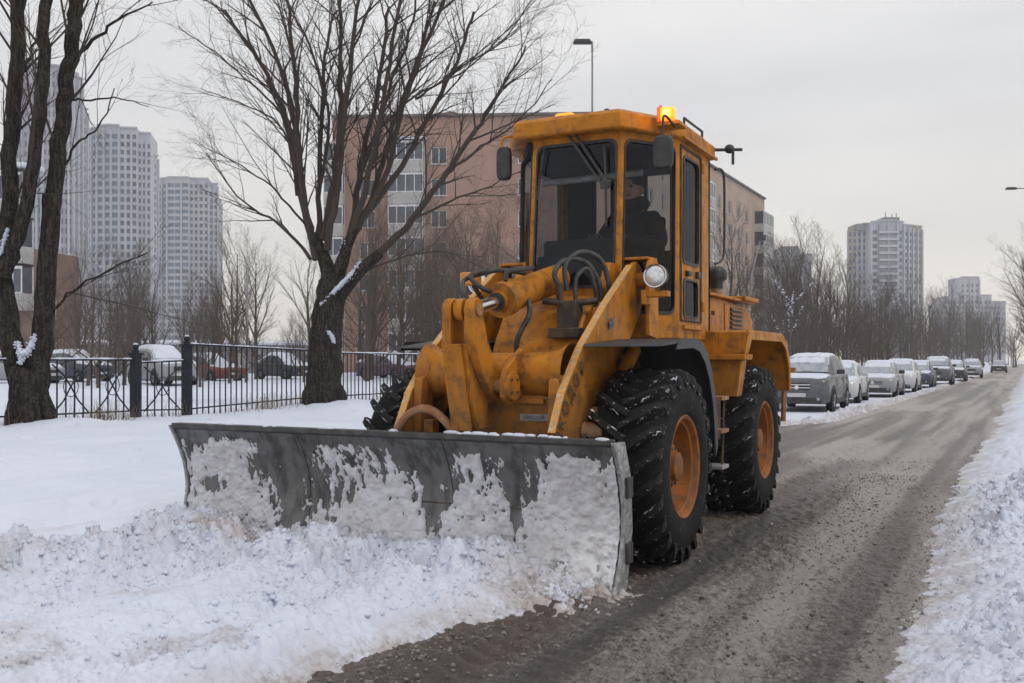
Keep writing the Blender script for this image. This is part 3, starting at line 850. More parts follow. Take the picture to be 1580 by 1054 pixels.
# ---- cab
cab = empty('cab', (0, 0, 0)); cab.parent = ld
FZ0, FZ1 = 1.74, 3.50
def V(x, y, z): return Vector((x, y, z))
def rounded(bl_, br, tr, tl, ins, rad, n=5):
    """rounded rectangle inside a quad; ins = (left, right, bottom, top) in metres"""
    u = (br - bl_); w = u.length; u.normalize()
    v = (tl - bl_); hgt = v.length; v.normalize()
    l, r_, b, t_ = ins
    cs = [(w - r_ - rad, b + rad, -90), (w - r_ - rad, hgt - t_ - rad, 0), (l + rad, hgt - t_ - rad, 90), (l + rad, b + rad, 180)]
    pts = []
    for cx, cy, a0 in cs:
        for i in range(n + 1):
            a = R(a0 + 90 * i / n)
            pts.append((cx + rad * math.cos(a), cy + rad * math.sin(a)))
    tx = (tr - tl) - (br - bl_)                    # shear for raked posts
    return [bl_ + u * x + v * y + tx * (x / w) * (y / hgt) for x, y in pts], u, v
def framed(b0, b1, t1, t0, panes, name='cab_panel', thick=.05, glassm='cab_glass', mat='yellow', parent=None):
    """painted panel with rounded glazed openings; panes = list of (ins, rad)"""
    parent = parent or cab
    b0, b1, t1, t0 = map(Vector, (b0, b1, t1, t0))
    nrm = (b1 - b0).cross(t0 - b0).normalized()
    m_ = MB()
    for q, (ins, rad) in enumerate(panes):
        ring, u, v = rounded(b0, b1, t1, t0, ins, rad)
        k = len(ring) // 4
        # cell borders stacked vertically
        H_ = (t0 - b0).length
        lo = 0 if q == 0 else (panes[q][2] if len(panes[q]) > 2 else 0)
        ring_c = [p for p in ring]
        m_ring = len(ring_c)
        yb = panes_split[q] if False else None
        outer = [b1, t1, t0, b0]
        if len(panes) > 1:
            f0 = split[q]; f1_ = split[q + 1]
            outer = [b1.lerp(t1, f0), b1.lerp(t1, f1_), b0.lerp(t0, f1_), b0.lerp(t0, f0)]
        vs = [p for p in ring_c] + [p - nrm * thick for p in ring_c] + [p for p in outer] + [p - nrm * thick for p in outer]
        o0, o1 = 2 * m_ring, 2 * m_ring + 4
        fs = []
        for c in range(4):
            idxs = [c * k + i for i in range(k)]
            for i in range(k - 1):
                fs.append((o0 + c, idxs[i + 1], idxs[i])); fs.append((o1 + c, m_ring + idxs[i], m_ring + idxs[i + 1]))
            nx_ = ((c + 1) % 4) * k
            fs.append((o0 + c, o0 + (c + 1) % 4, nx_, idxs[-1]))
            fs.append((o1 + c, m_ring + idxs[-1], m_ring + nx_, o1 + (c + 1) % 4))
            fs.append((o0 + c, o1 + c, o1 + (c + 1) % 4, o0 + (c + 1) % 4))
        for i in range(m_ring):
            j = (i + 1) % m_ring
            fs.append((i, j, m_ring + j, m_ring + i))
        m_.add(vs, fs)
        # rubber seal and glass
        c_ = sum(ring, Vector()) / m_ring
        inn = [p + (c_ - p).normalized() * .028 for p in ring]
        gm = MB()
        gv = [p + nrm * .008 for p in ring] + [p + nrm * .010 for p in inn] + [p - nrm * .03 for p in inn]
        gf = []
        for i in range(m_ring):
            j = (i + 1) % m_ring
            gf += [(i, j, m_ring + j, m_ring + i), (m_ring + i, m_ring + j, 2 * m_ring + j, 2 * m_ring + i)]
        gm.add(gv, gf).build('window_seal', 'black', parent, 60)
        gl = MB(); gp = [p + (c_ - p).normalized() * .02 - nrm * .012 for p in ring]
        gl.add(gp, [tuple(range(m_ring))]).build('window_pane', glassm, parent)
    return m_.build(name, mat, parent)
split = [0, 1]; panes_split = [0]
RK = .10                                           # rake of the front
c0 = [(-.385, .50), (.46, .50), (.80, 1.10), (.80, 2.12), (-.76, 2.12), (-.76, 1.10)]
c1 = [(-.365, .50 + RK), (.46, .50 + RK), (.80, 1.10 + RK * .4), (.80, 2.12), (-.76, 2.12), (-.76, 1.10 + RK * .4)]
def side(i, j, z0=FZ0, z1=FZ1):
    def at(c, k, z):
        f = (z - FZ0) / (FZ1 - FZ0)
        return V(c0[k][0] + (c1[k][0] - c0[k][0]) * f, c0[k][1] + (c1[k][1] - c0[k][1]) * f, z)
    return at(c0, i, z0), at(c0, j, z0), at(c1, j, z1), at(c1, i, z1)
framed(*side(0, 1), [((.035, .035, .42, .07), .07)], 'windscreen_frame')
framed(*side(1, 2), [((.035, .05, .20, .07), .07)], 'corner_panel')
framed(*side(5, 0), [((.05, .035, .20, .07), .07)], 'corner_panel')
# rear wall with a big window, left wall
framed(*side(3, 4), [((.10, .10, .62, .10), .07)], 'rear_panel')
split = [0, .33, 1]
framed(*side(4, 5), [((.10, .10, .16, 1.24), .06), ((.10, .10, .66, .12), .06)], 'side_panel')
# right wall: door in its frame
framed(*side(2, 3), [((.13, .42, .18, 1.22), .06), ((.10, .40, .665, .12), .07)], 'door_wall')
# door outline: proud leaf edge
split = [0, .33, 1]
m = MB()
for a, b in (((1.15, 1.90), (1.15, 3.44)), ((1.15, 3.44), (1.78, 3.44)), ((1.78, 3.44), (1.78, 1.90)), ((1.78, 1.90), (1.15, 1.90))):
    m.tube([(.806, *a), (.806, *b)], .012, 6)
m.build('door_edge', 'dark_grime', cab)
MB().box(.80, .835, 1.30, 1.40, 2.30, 2.345).build('door_lock', 'black', cab, bevel=.005)
m = MB().box(.80, .83, 1.62, 1.72, 2.30, 2.36)
m.build('door_handle', 'black', cab, bevel=.005)
for z in (2.0, 3.3): MB().tube([(.82, 1.80, z), (.82, 1.80, z + .09)], .018, 8).build('hinge', 'yellow', cab, 40)
m = MB().box(.795, .83, 1.20, 1.76, 1.82, 1.86)
m.build('door_sill', 'yellow', cab, bevel=.006)
# skirt and slot under the corner pane
MB().prism([(-.44, .52), (.44, .52), (.78, 1.10), (.78, 2.1), (-.78, 2.1), (-.78, 1.10)], 1.60, 1.741, 'z').build('cab_floor', 'yellow', cab, bevel=.008)
MB().hexa([V(*p) for p in ((.60, .752, 1.66), (.74, 1.0, 1.66), (.75, .99, 1.66), (.61, .742, 1.66), (.60, .752, 1.71), (.74, 1.0, 1.71), (.75, .99, 1.71), (.61, .742, 1.71))]).build('slot', 'black', cab)
# roof: hexagonal lid with chamfered rim
rb = [(-.49, .47), (.49, .47), (.83, 1.06), (.83, 2.16), (-.83, 2.16), (-.83, 1.06)]
def ring_at(s, z, dy=0): return [(x * s, (y - 1.3) * s + 1.3 + dy, z) for x, y in rb]
m = MB(); vs = ring_at(.99, 3.485) + ring_at(1.01, 3.50) + ring_at(1.01, 3.615) + ring_at(.95, 3.655); n = 6
fs = [tuple(range(6))[::-1], tuple(range(18, 24))]
for j in range(3):
    for k in range(6): fs.append((j * 6 + k, j * 6 + (k + 1) % 6, j * 6 + 6 + (k + 1) % 6, j * 6 + 6 + k))
m.add(vs, fs).build('roof', 'yellow', cab, bevel=.006)
MB().box(-.70, .74, 1.5, 2.16, 3.65, 3.71).build('roof_hatch', 'yellow', cab, bevel=.012)
# gutter rail along the side and small roof rail
MB().box(.835, .865, 1.10, 2.18, 3.485, 3.512).build('gutter', 'yellow', cab, bevel=.005)
MB().tube([(.70, 1.6, 3.735), (.70, 1.6, 3.79), (.70, 2.2, 3.79), (.70, 2.2, 3.735)], .012, 8).build('roof_rail', 'black', cab, 40)
# interior
MB().box(-.30, .34, .64, .95, 1.75, 2.60).build('dashboard', 'interior_grey', cab, bevel=.03)
MB().box(-.34, .36, .60, .66, 1.75, 2.46).build('dash_cover', 'interior_grey', cab, bevel=.02)
MB().tube([(.10, 1.02, 2.1), (.10, .98, 2.55)], .03, 8).lathe([(.19, -.014), (.205, 0), (.19, .014), (.175, 0)], (.10, 1.0, 2.58), 'z', 28, True).build('steering_wheel', 'black', cab, 40)
m = MB().box(-.18, .42, 1.35, 1.85, 2.06, 2.22).prism([(1.80, 2.2), (1.94, 2.95), (2.03, 2.95), (1.95, 2.15)], -.16, .40).box(-.05, .30, 1.5, 1.7, 1.75, 2.06)
m.build('seat', 'interior', cab, bevel=.04)
MB().box(-.76, -.52, 1.2, 2.08, 1.75, 2.35).box(.55, .77, 1.75, 2.08, 1.75, 2.3).build('side_console', 'interior', cab, bevel=.02)
MB().prism([(-.44, .62), (.44, .62), (.76, 1.16), (.76, 2.06), (-.76, 2.06), (-.76, 1.16)], 3.38, 3.47, 'z').build('headliner', 'interior_grey', cab)
MB().box(-.76, .76, 2.02, 2.06, 1.75, 2.36).build('rear_lining', 'interior', cab)
MB().box(-.74, .78, 2.025, 2.06, 2.36, 2.62).build('rear_lining', 'interior', cab)
for xa, xb in ((-.66, -.36), (-.19, -.01), (.16, .185), (.43, .78)):
    MB().box(xa, xb, 2.02, 2.07, 2.62, 3.42).build('rear_post', 'interior', cab)
MB().tube([(-.45, 1.0, 3.18), (.5, 1.0, 3.2)], .03, 10).build('sun_blind', 'plate_grey', cab, 40)
MB().box(.34, .56, .86, 1.0, 3.22, 3.40).build('heater_box', 'interior', cab, bevel=.02)
# wiper
wp = MB().tube([(-.02, .565, 3.555), (-.02, .545, 3.50), (.30, .545, 3.04)], .013, 8).tube([(.05, .565, 3.555), (.05, .545, 3.50), (.36, .545, 3.03)], .013, 8)
wp.box(-.06, .09, .54, .58, 3.52, 3.58).box(.29, .37, .535, .555, 3.0, 3.06)
wp.build('wiper_arm', 'black', cab, 40)
MB().tube([(.32, .553, 3.36), (.335, .545, 3.05), (.345, .535, 2.68)], .011, 6).build('wiper_blade', 'black', cab, 40)
MB().tube([(-.24, .555, 3.40), (-.28, .545, 3.15), (-.30, .54, 2.95)], .008, 6).build('wiper_blade', 'black', cab, 40)
# mirrors
def mirror_shape(c, w, hgt, d):
    m_ = MB()
    P = [(c[0] + w / 2 * math.copysign(abs(math.cos(a)) ** .5, math.cos(a)), c[2] + hgt / 2 * math.copysign(abs(math.sin(a)) ** .5, math.sin(a))) for a in (2 * math.pi * i / 20 for i in range(20))]
    m_.prism(P, c[1] - d / 2, c[1] + d / 2, 'y')
    return m_
mirror_shape((-.64, .56, 3.30), .14, .30, .07).build('mirror', 'black', cab, bevel=.02)
hose([(-.44, .72, 3.53), (-.52, .62, 3.545), (-.63, .58, 3.54), (-.67, .57, 3.50), (-.67, .57, 3.40)], .012, 'mirror_bracket', 'yellow')
mirror_shape((.87, .46, 3.24), .17, .28, .06).build('mirror', 'black', cab, bevel=.02)
hose([(.86, .80, 3.52), (.87, .55, 3.55), (.87, .46, 3.52), (.87, .46, 3.36)], .011, 'mirror_bracket', 'dark_grime')
# lamps and beacons
bc = MB().box(.755, .875, .70, .80, 3.565, 3.675).build('beacon', 'beacon_lit', cab, bevel=.02)
MB().box(.785, .845, .690, .71, 3.59, 3.65).build('beacon_bulb', 'beacon_core', cab, bevel=.015)
MB().prism([(.70, 3.55), (.70, 3.67), (.78, 3.715), (.80, 3.69), (.80, 3.55)], .735, .752).build('beacon_side', 'red_plastic', cab, bevel=.004)
MB().box(.72, .92, .74, .96, 3.53, 3.562).build('beacon_foot', 'yellow', cab, bevel=.006)
MB().box(-.22, -.04, .70, .80, 3.64, 3.735).build('beacon', 'beacon_lit', cab, bevel=.03)
MB().ball((.05, 1.12, 3.72), (.11, .10, .09), 12, 8).box(-.1, .18, 1.05, 1.2, 3.66, 3.70).build('beacon_dome', 'red_plastic', cab, 50)
MB().ball((.13, 1.10, 3.80), (.035, .03, .03), 8, 6).build('beacon_knob', 'black', cab, 60)
pt = Vector((.045, 0, 0))
sl_ = bpy.data.lights.new('beacon_light', 'POINT'); sl_.energy = 1.5; sl_.color = (1, .45, .08); sl_.shadow_soft_size = .05
so = bpy.data.objects.new('beacon_light', sl_); COL.objects.link(so); so.parent = cab; so.location = (.83, .62, 3.64)
# headlamps on brackets
for s in (1, -1):
    c = (s * .82, .40, 2.23)
    hl = MB().lathe([(.0, .12), (.06, .115), (.092, .07), (.098, .02), (.098, .0), (.088, -.006)], c, 'y', 28).build('headlamp', 'black', ld, 40)
    MB().lathe([(.0, -.022), (.05, -.018), (.084, -.004), (.087, .0)], c, 'y', 28).build('headlamp_lens', 'lens', hl, 50)
    MB().lathe([(.086, -.008), (.094, -.012), (.099, -.004), (.096, .006)], c, 'y', 28).build('headlamp_ring', 'chrome', hl, 50)
    m = MB().box(min(s * .70, s * .92), max(s * .70, s * .92), .42, .50, 2.06, 2.11).tube([(c[0], .46, 2.11), (c[0], .45, 2.15)], .02, 8)
    m.box(min(s * .70, s * .74), max(s * .70, s * .74), .40, .56, 2.0, 2.12)
    m.build('lamp_bracket', 'yellow', ld, bevel=.008)
MB().box(-.92, -.79, .32, .40, 2.02, 2.12).build('turn_signal', 'amber', ld, bevel=.012)
MB().box(-.72, -.56, -.10, .0, 2.17, 2.28).build('work_lamp', 'amber', ld, bevel=.012)
MB().tube([(-.62, -.04, 2.17), (-.60, .1, 2.05), (-.6, .3, 2.0)], .02, 8).build('work_lamp_stalk', 'dark_grime', ld)
# grab rail and rear lamp
hose([(.84, 2.16, 3.40), (.86, 2.30, 3.42), (.87, 2.38, 3.35), (.87, 2.40, 3.0), (.87, 2.38, 2.62), (.86, 2.30, 2.52), (.84, 2.16, 2.48)], .013, 'grab_rail', 'hose')
MB().tube([(.80, 2.2, 3.60), (1.06, 2.34, 3.605)], .016, 8).tube([(.98, 2.3, 3.60), (.98, 2.3, 3.46)], .014, 8).ball((.95, 2.28, 3.61), (.05, .05, .045), 10, 8).build('rear_work_lamp', 'black', cab, 50)

# ---- engine hood and rear
m = MB().prism([(2.18, 1.55), (2.18, 2.185), (2.9, 2.19), (4.0, 2.14), (4.25, 2.02), (4.30, 1.0), (2.18, 1.0)], -.72, .72)
m.build('engine_hood', 'yellow', ld, bevel=.02)
MB().box(-.76, .78, 2.16, 4.12, 2.185, 2.215).build('hood_lid', 'yellow', ld, bevel=.01)
MB().box(.60, .82, 3.5, 4.15, 2.20, 2.25).build('hood_lid', 'yellow', ld, bevel=.01)
MB().box(.722, .732, 2.30, 2.90, 1.82, 2.15).build('side_door', 'yellow', ld, bevel=.004)
MB().box(.722, .732, 2.96, 3.98, 1.82, 2.14).build('side_door', 'yellow', ld, bevel=.004)
SL = MB().hexa([(.0, 0, 0), (.03, 0, -.028), (.03, .52, -.028), (0, .52, 0), (.0, 0, .008), (.03, 0, -.02), (.03, .52, -.02), (0, .52, .008)]).mesh('louvre_slat', 'yellow')
MB().box(.726, .734, 3.16, 3.70, 1.865, 2.12).build('louvre_back', 'black', ld)
for k in range(5): link('louvre_slat', SL, ld, (.732, 3.17, 1.915 + .048 * k))
MB().box(.72, .745, 2.42, 2.44, 2.0, 2.04).box(.72, .745, 2.48, 2.50, 2.0, 2.04).build('hood_latch', 'dark_grime', ld)
MB().box(-.6, .6, 4.25, 4.52, .75, 1.9).build('counterweight', 'yellow', ld, bevel=.04)
MB().box(-.62, .62, .55, 2.2, .62, 1.58).build('articulation_frame', 'dark_grime', ld, bevel=.02)
MB().box(-.5, .5, 2.1, 4.3, .62, 1.05).build('rear_frame', 'dark_grime', ld, bevel=.02)
# air intake mushroom and exhaust
MB().tube([(.62, 3.02, 2.2), (.62, 3.02, 2.36)], .062, 16).build('intake_pipe', 'rust', ld, 40)
MB().lathe([(.0, 2.54), (.07, 2.535), (.11, 2.49), (.118, 2.44), (.11, 2.40), (.075, 2.37), (.07, 2.30), (0, 2.30)], (.62, 3.02, 0), 'z', 24).build('air_intake', 'black', ld, 50)
# ---- rear wings: sloping tank front, top plate, rear drop
for s in (1, -1):
    def X_(a): return sorted((s * a[0], s * a[1]))
    xa, xb = X_((.72, 1.20))
    P = [(1.98, 1.80), (2.02, 1.83), (3.55, 1.83), (3.80, 1.74), (3.98, 1.50), (4.02, 1.2), (3.985, 1.2), (3.95, 1.49), (3.77, 1.71), (3.54, 1.795), (2.05, 1.795)]
    MB().prism(P, xa, xb).build('rear_wing', 'yellow', ld, bevel=.008)
    # lip along the outer edge of the wing
    xo = sorted((s * 1.18, s * 1.205))
    P3 = [(2.0, 1.832), (3.56, 1.832), (3.82, 1.742), (4.0, 1.5), (4.03, 1.2), (3.96, 1.2), (3.93, 1.47), (3.76, 1.665), (3.54, 1.74), (2.0, 1.74)]
    MB().prism(P3, *xo).build('wing_lip', 'yellow', ld, bevel=.005)
    # tank and step box in front of the rear wheel
    x0, x1 = s * .70, s * 1.22; q0, q1 = s * .66, s * 1.10
    def hx(m_, xa0, xa1, xb0, xb1, y0, y1, z0, z1):
        (a0, a1), (b0_, b1_) = sorted((xa0, xa1)), sorted((xb0, xb1))
        return m_.hexa([(a0, y0, z0), (a1, y0, z0), (a1, y1, z0), (a0, y1, z0), (b0_, y0, z1), (b1_, y0, z1), (b1_, y1, z1), (b0_, y1, z1)])
    hx(MB(), q0, q1, s * .68, s * 1.15, 1.96, 2.16, 1.20, 1.55).build('step_box', 'yellow', ld, bevel=.01)
    hx(MB(), s * .66, s * 1.19, s * .66, s * 1.20, 1.88, 2.20, 1.548, 1.60).build('step_tread', 'yellow', ld, bevel=.008)
    hx(MB(), s * .70, s * 1.17, x0, x1, 1.98, 2.14, 1.598, 1.815).build('step_box', 'yellow', ld, bevel=.008)
    # ladder
    for z in (1.19, .90, .58):
        xl = sorted((s * .80, s * 1.14))
        MB().box(xl[0], xl[1], 1.30, 1.52, z, z + .035).build('ladder_step', 'rust' if z > .8 else 'plate_grey', ld, bevel=.004)
    MB().tube([(s * .84, 1.42, .55), (s * .80, 1.55, 1.5)], .012, 6).tube([(s * 1.10, 1.42, .55), (s * 1.10, 1.5, 1.22)], .012, 6).build('ladder_rail', 'dark_grime', ld)
    MB().box(*sorted((s * .6, s * .98)), 1.15, 1.85, .80, 1.2).build('battery_box', 'dark_grime', ld, bevel=.015)
    # tail lamp bracket
    MB().box(*sorted((s * 1.06, s * 1.24)), 4.06, 4.14, 1.40, 1.46).tube([(s * 1.12, 4.10, 1.42), (s * 1.10, 4.12, .85)], .03, 6).build('tail_bracket', 'rust', ld)

# ------------------------------------------------------------------ driver: one skinned body, dark jacket and knitted hat
def skinned(name, verts, edges, radii, mat, parent=None, sub=2, loc=(0, 0, 0)):
    me = bpy.data.meshes.new(name)
    me.from_pydata(verts, edges, [])
    ob = link(name, me, parent, loc)
    sk = ob.modifiers.new('skin', 'SKIN'); sk.use_smooth_shade = True
    for i, r_ in enumerate(radii):
        d_ = me.skin_vertices[0].data[i]
        d_.radius = r_ if isinstance(r_, tuple) else (r_, r_)
        d_.use_root = (i == 0)
    ss = ob.modifiers.new('sub', 'SUBSURF'); ss.levels = sub; ss.render_levels = sub
    me.materials.append(M[mat])
    return ob
pe = empty('person', (LX + .20, LY + 1.62, 2.24), 0, 'driver in dark jacket and knitted hat seated inside the loader cab', 'person')
bv = [(0, 0, .08), (0, .03, .28), (0, .03, .48), (0, .0, .62), (0, -.02, .70),
      (.17, .0, .56), (.27, -.10, .34), (.16, -.40, .33), (.08, -.52, .36),
      (-.17, .0, .56), (-.27, -.10, .34), (-.18, -.40, .33), (-.12, -.52, .36),
      (.11, -.05, .04), (.14, -.42, .02), (.14, -.50, -.38), (.14, -.62, -.42),
      (-.11, -.05, .04), (-.14, -.42, .02), (-.14, -.50, -.38), (-.14, -.62, -.42)]
be = [(0, 1), (1, 2), (2, 3), (3, 4), (2, 5), (5, 6), (6, 7), (7, 8), (2, 9), (9, 10), (10, 11), (11, 12), (0, 13), (13, 14), (14, 15), (15, 16), (0, 17), (17, 18), (18, 19), (19, 20)]
br_ = [(.19, .15), (.2, .15), (.21, .14), (.075, .075), (.06, .06), (.095, .095), (.075, .075), (.055, .055), (.04, .04), (.095, .095), (.075, .075), (.055, .055), (.04, .04), .1, .085, .06, .055, .1, .085, .06, .055]
skinned('body', bv, be, br_, 'jacket', pe)
hd = MB().ball((0, -.05, .83), (.085, .105, .13), 16, 12).ball((0, -.155, .81), (.018, .025, .03), 8, 6).ball((.088, -.04, .81), (.015, .03, .035), 8, 6).ball((-.088, -.04, .81), (.015, .03, .035), 8, 6)
hd.build('head', 'skin', pe, 80)
for s in (1, -1):
    MB().ball((s * .035, -.145, .835), (.014, .01, .009), 8, 6).build('eye', 'black', pe, 80)
    # gloved hand on the steering wheel: palm, four fingers, thumb
    g = MB().ball((s * .10, -.57, .36), (.045, .05, .03), 10, 8)
    for k in range(4):
        x = s * (.07 + .021 * k)
        g.tube([(x, -.60, .375), (x, -.645, .375), (x, -.66, .35), (x, -.645, .33)], [.012, .011, .010, .009], 6)
    g.tube([(s * .06, -.57, .36), (s * .045, -.61, .35), (s * .05, -.635, .34)], [.013, .012, .01], 6)
    g.build('glove', 'black', pe, 60)
MB().box(-.03, .03, -.155, -.148, .755, .763).build('mouth', 'dark_grime', pe)
MB().lathe([(.0, .985), (.05, .975), (.09, .93), (.105, .87), (.108, .85), (.098, .845)], (0, -.04, 0), 'z', 20).build('knitted_hat', 'jacket', pe, 60)
pe.scale = (1.14, 1.14, 1.12)
MB().lathe([(.075, .66), (.12, .67), (.135, .71), (.11, .76), (.10, .72)], (0, .01, 0), 'z', 18).build('collar', 'jacket', pe, 60)
# ------------------------------------------------------------------ buildings
S_, C_ = math.sin(TH), math.cos(TH)
def at(px, d, z=0.):
    """world point at depth d (metres in front of the viewpoint) and horizontal direction px of the 1580-wide view"""
    l = (px - 790) / 1500 * d
    return Vector((C_ * l - S_ * d, S_ * l + C_ * d, z))
def zt(py, d): return 1.55 + (555 - py) * d / 1500

def wallm(name, c1, c2, sc_=.35, c3=None):
    t = NT(name)
    col = t.mix(t.ramp(t.noise(sc_, 6), .35, .68), c1, c2)
    col = t.mix(t.math('MULTIPLY', t.ramp(t.noise(1.2, 8, .7, (1, 1, .2)), .5, .8), .5), col, c3 or tuple(c * .7 for c in c1))
    br = t.n.new('ShaderNodeTexBrick')
    br.inputs['Scale'].default_value = 1; br.inputs['Brick Width'].default_value = .26; br.inputs['Row Height'].default_value = .085; br.inputs['Mortar Size'].default_value = .01
    br.inputs['Color1'].default_value = (.95, .95, .95, 1); br.inputs['Color2'].default_value = (1.05, 1.03, 1.0, 1); br.inputs['Mortar'].default_value = (.85, .85, .86, 1)
    mp = t.n.new('ShaderNodeMapping'); mp.inputs['Rotation'].default_value = (R(90), 0, 0)
    t.l.new(t.tc.outputs['Object'], mp.inputs[0]); t.l.new(mp.outputs[0], br.inputs['Vector'])
    t.fin(t.mix(.6, col, t.mix(1, col, br.outputs[0], 'MULTIPLY')), .85)
wallm('brick', (.37, .235, .19), (.30, .19, .155))
wallm('brick_light', (.40, .31, .25), (.34, .26, .21))
wallm('brick_dark', (.22, .145, .125), (.18, .12, .105))
pm('loggia', (.46, .45, .44), (.36, .36, .36), .8, rough=.8)
pm('white_frame', (.62, .63, .65), (.5, .51, .53), 3, rough=.5)
pm('roof_dark', (.12, .11, .11), (.16, .15, .15), 1, rough=.9)
def glz(name, c, r_=.12):
    t = NT(name); t.fin(t.mix(t.ramp(t.noise(.35, 3), .4, .6), c, tuple(v * 1.8 for v in c)), r_, 0, .6)
glz('pane', (.045, .055, .07))
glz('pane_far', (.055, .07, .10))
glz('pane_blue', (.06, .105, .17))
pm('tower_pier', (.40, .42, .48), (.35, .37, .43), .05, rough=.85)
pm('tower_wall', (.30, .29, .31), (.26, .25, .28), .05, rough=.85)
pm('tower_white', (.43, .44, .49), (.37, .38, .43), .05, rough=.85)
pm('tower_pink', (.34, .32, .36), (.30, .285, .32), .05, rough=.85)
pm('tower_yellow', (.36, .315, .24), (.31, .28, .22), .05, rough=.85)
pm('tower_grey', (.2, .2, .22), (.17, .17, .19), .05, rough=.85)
pm('concrete', (.33, .32, .31), (.24, .235, .23), 1.5, rough=.9)

def facade(m_, o, u, W_, H_, wins, depth=.18):
    """wall sheet with real openings and reveals; o bottom-left from outside, u to the right"""
    o = Vector(o); u = Vector(u).normalized(); z = Vector((0, 0, 1)); n_ = u.cross(z)
    us = sorted({0, W_} | {w[0] for w in wins} | {w[1] for w in wins})
    vs_ = sorted({0, H_} | {w[2] for w in wins} | {w[3] for w in wins})
    ui = {a: i for i, a in enumerate(us)}; vi = {a: i for i, a in enumerate(vs_)}
    hole = set()
    for a, b, c, d_ in wins:
        for i in range(ui[a], ui[b]):
            for j in range(vi[c], vi[d_]): hole.add((i, j))
    P = [o + u * a + z * b for b in vs_ for a in us]
    nu = len(us)
    F = [(j * nu + i, j * nu + i + 1, (j + 1) * nu + i + 1, (j + 1) * nu + i) for j in range(len(vs_) - 1) for i in range(nu - 1) if (i, j) not in hole]
    m_.add(P, F)
    for a, b, c, d_ in wins:
        q = [o + u * a + z * c, o + u * b + z * c, o + u * b + z * d_, o + u * a + z * d_]
        q2 = [p - n_ * depth for p in q]
        m_.add(q + q2, [(k, (k + 1) % 4, 4 + (k + 1) % 4, 4 + k)[::-1] for k in range(4)])
    return m_
def sheet(m_, o, u, a, b, c, d_, back):
    o = Vector(o); u = Vector(u).normalized(); z = Vector((0, 0, 1)); n_ = u.cross(z)
    return m_.add([o + u * x + z * y - n_ * back for x, y in ((a, c), (b, c), (b, d_), (a, d_))], [(0, 1, 2, 3)])

# window for the near blocks: frame with a mullion and a pane behind, modelled at 1.4 x 1.5 m, origin bottom-left
def window_pair(w, hh, mull=1):
    f = MB(); t_ = .07
    f.box(0, w, .08, .14, 0, t_).box(0, w, .08, .14, hh - t_, hh).box(0, t_, .081, .139, t_, hh - t_).box(w - t_, w, .081, .139, t_, hh - t_)
    for k in range(mull):
        x = w * (k + 1) / (mull + 1)
        f.box(x - .035, x + .035, .082, .138, t_, hh - t_)
    f.box(-.06, w + .06, -.10, .08, -.05, -.005)
    p = MB().add([(0, .12, 0), (w, .12, 0), (w, .12, hh), (0, .12, hh)], [(0, 1, 2, 3)])
    return f.mesh('window', 'white_frame'), p.mesh('pane', 'pane')
WIN = {k: window_pair(*v) for k, v in {'a': (1.4, 1.5, 1), 'w': (2.2, 1.5, 2), 'n': (.7, 1.5, 0)}.items()}
def put_window(kind, par, o, u, a, c):
    o = Vector(o); u = Vector(u).normalized()
    p = o + u * a + Vector((0, 0, c))
    rz = math.atan2(u.y, u.x)
    w = link('window', WIN[kind][0], par, p, (0, 0, rz))
    link('pane', WIN[kind][1], w)
BAL = {}
def balcony_mesh(w, dep, hh=2.75):
    b = MB().box(0, w, -dep, 0, 0, .14).box(0, w, -dep, -dep + .07, .14, 1.05).box(0, .07, -dep + .07, 0, .14, 1.05).box(w - .07, w, -dep + .07, 0, .14, 1.05)
    g = MB(); n = max(2, round(w / .75))
    g.box(0, w, -dep + .01, -dep + .06, 1.05, 1.12).box(0, w, -dep + .01, -dep + .06, hh - .2, hh - .02)
    for k in range(n + 1):
        x = w * k / n; x = min(max(x, .035), w - .035)
        g.box(x - .035, x + .035, -dep + .012, -dep + .058, 1.12, hh - .2)
    for x in (.035, w - .035): g.box(x - .03, x + .03, -.1, 0, 1.05, hh)
    p = MB().add([(.03, -dep + .04, 1.1), (w - .03, -dep + .04, 1.1), (w - .03, -dep + .04, hh - .1), (.03, -dep + .04, hh - .1)], [(0, 1, 2, 3)])
    p.add([(.04, -dep + .05, 1.1), (.04, 0, 1.1), (.04, 0, hh - .1), (.04, -dep + .05, hh - .1), (w - .04, -dep + .05, 1.1), (w - .04, 0, 1.1), (w - .04, 0, hh - .1), (w - .04, -dep + .05, hh - .1)], [(3, 2, 1, 0), (4, 5, 6, 7)])
    return b.mesh('balcony', 'loggia'), g.mesh('glazing_bars', 'white_frame'), p.mesh('pane', 'pane')
def put_balcony(key, par, o, u, a, c, w, dep):
    if key not in BAL: BAL[key] = balcony_mesh(w, dep)
    o = Vector(o); u = Vector(u).normalized()
    b = link('balcony', BAL[key][0], par, o + u * a + Vector((0, 0, c)), (0, 0, math.atan2(u.y, u.x)))
    link('glazing_bars', BAL[key][1], b); link('pane', BAL[key][2], b)

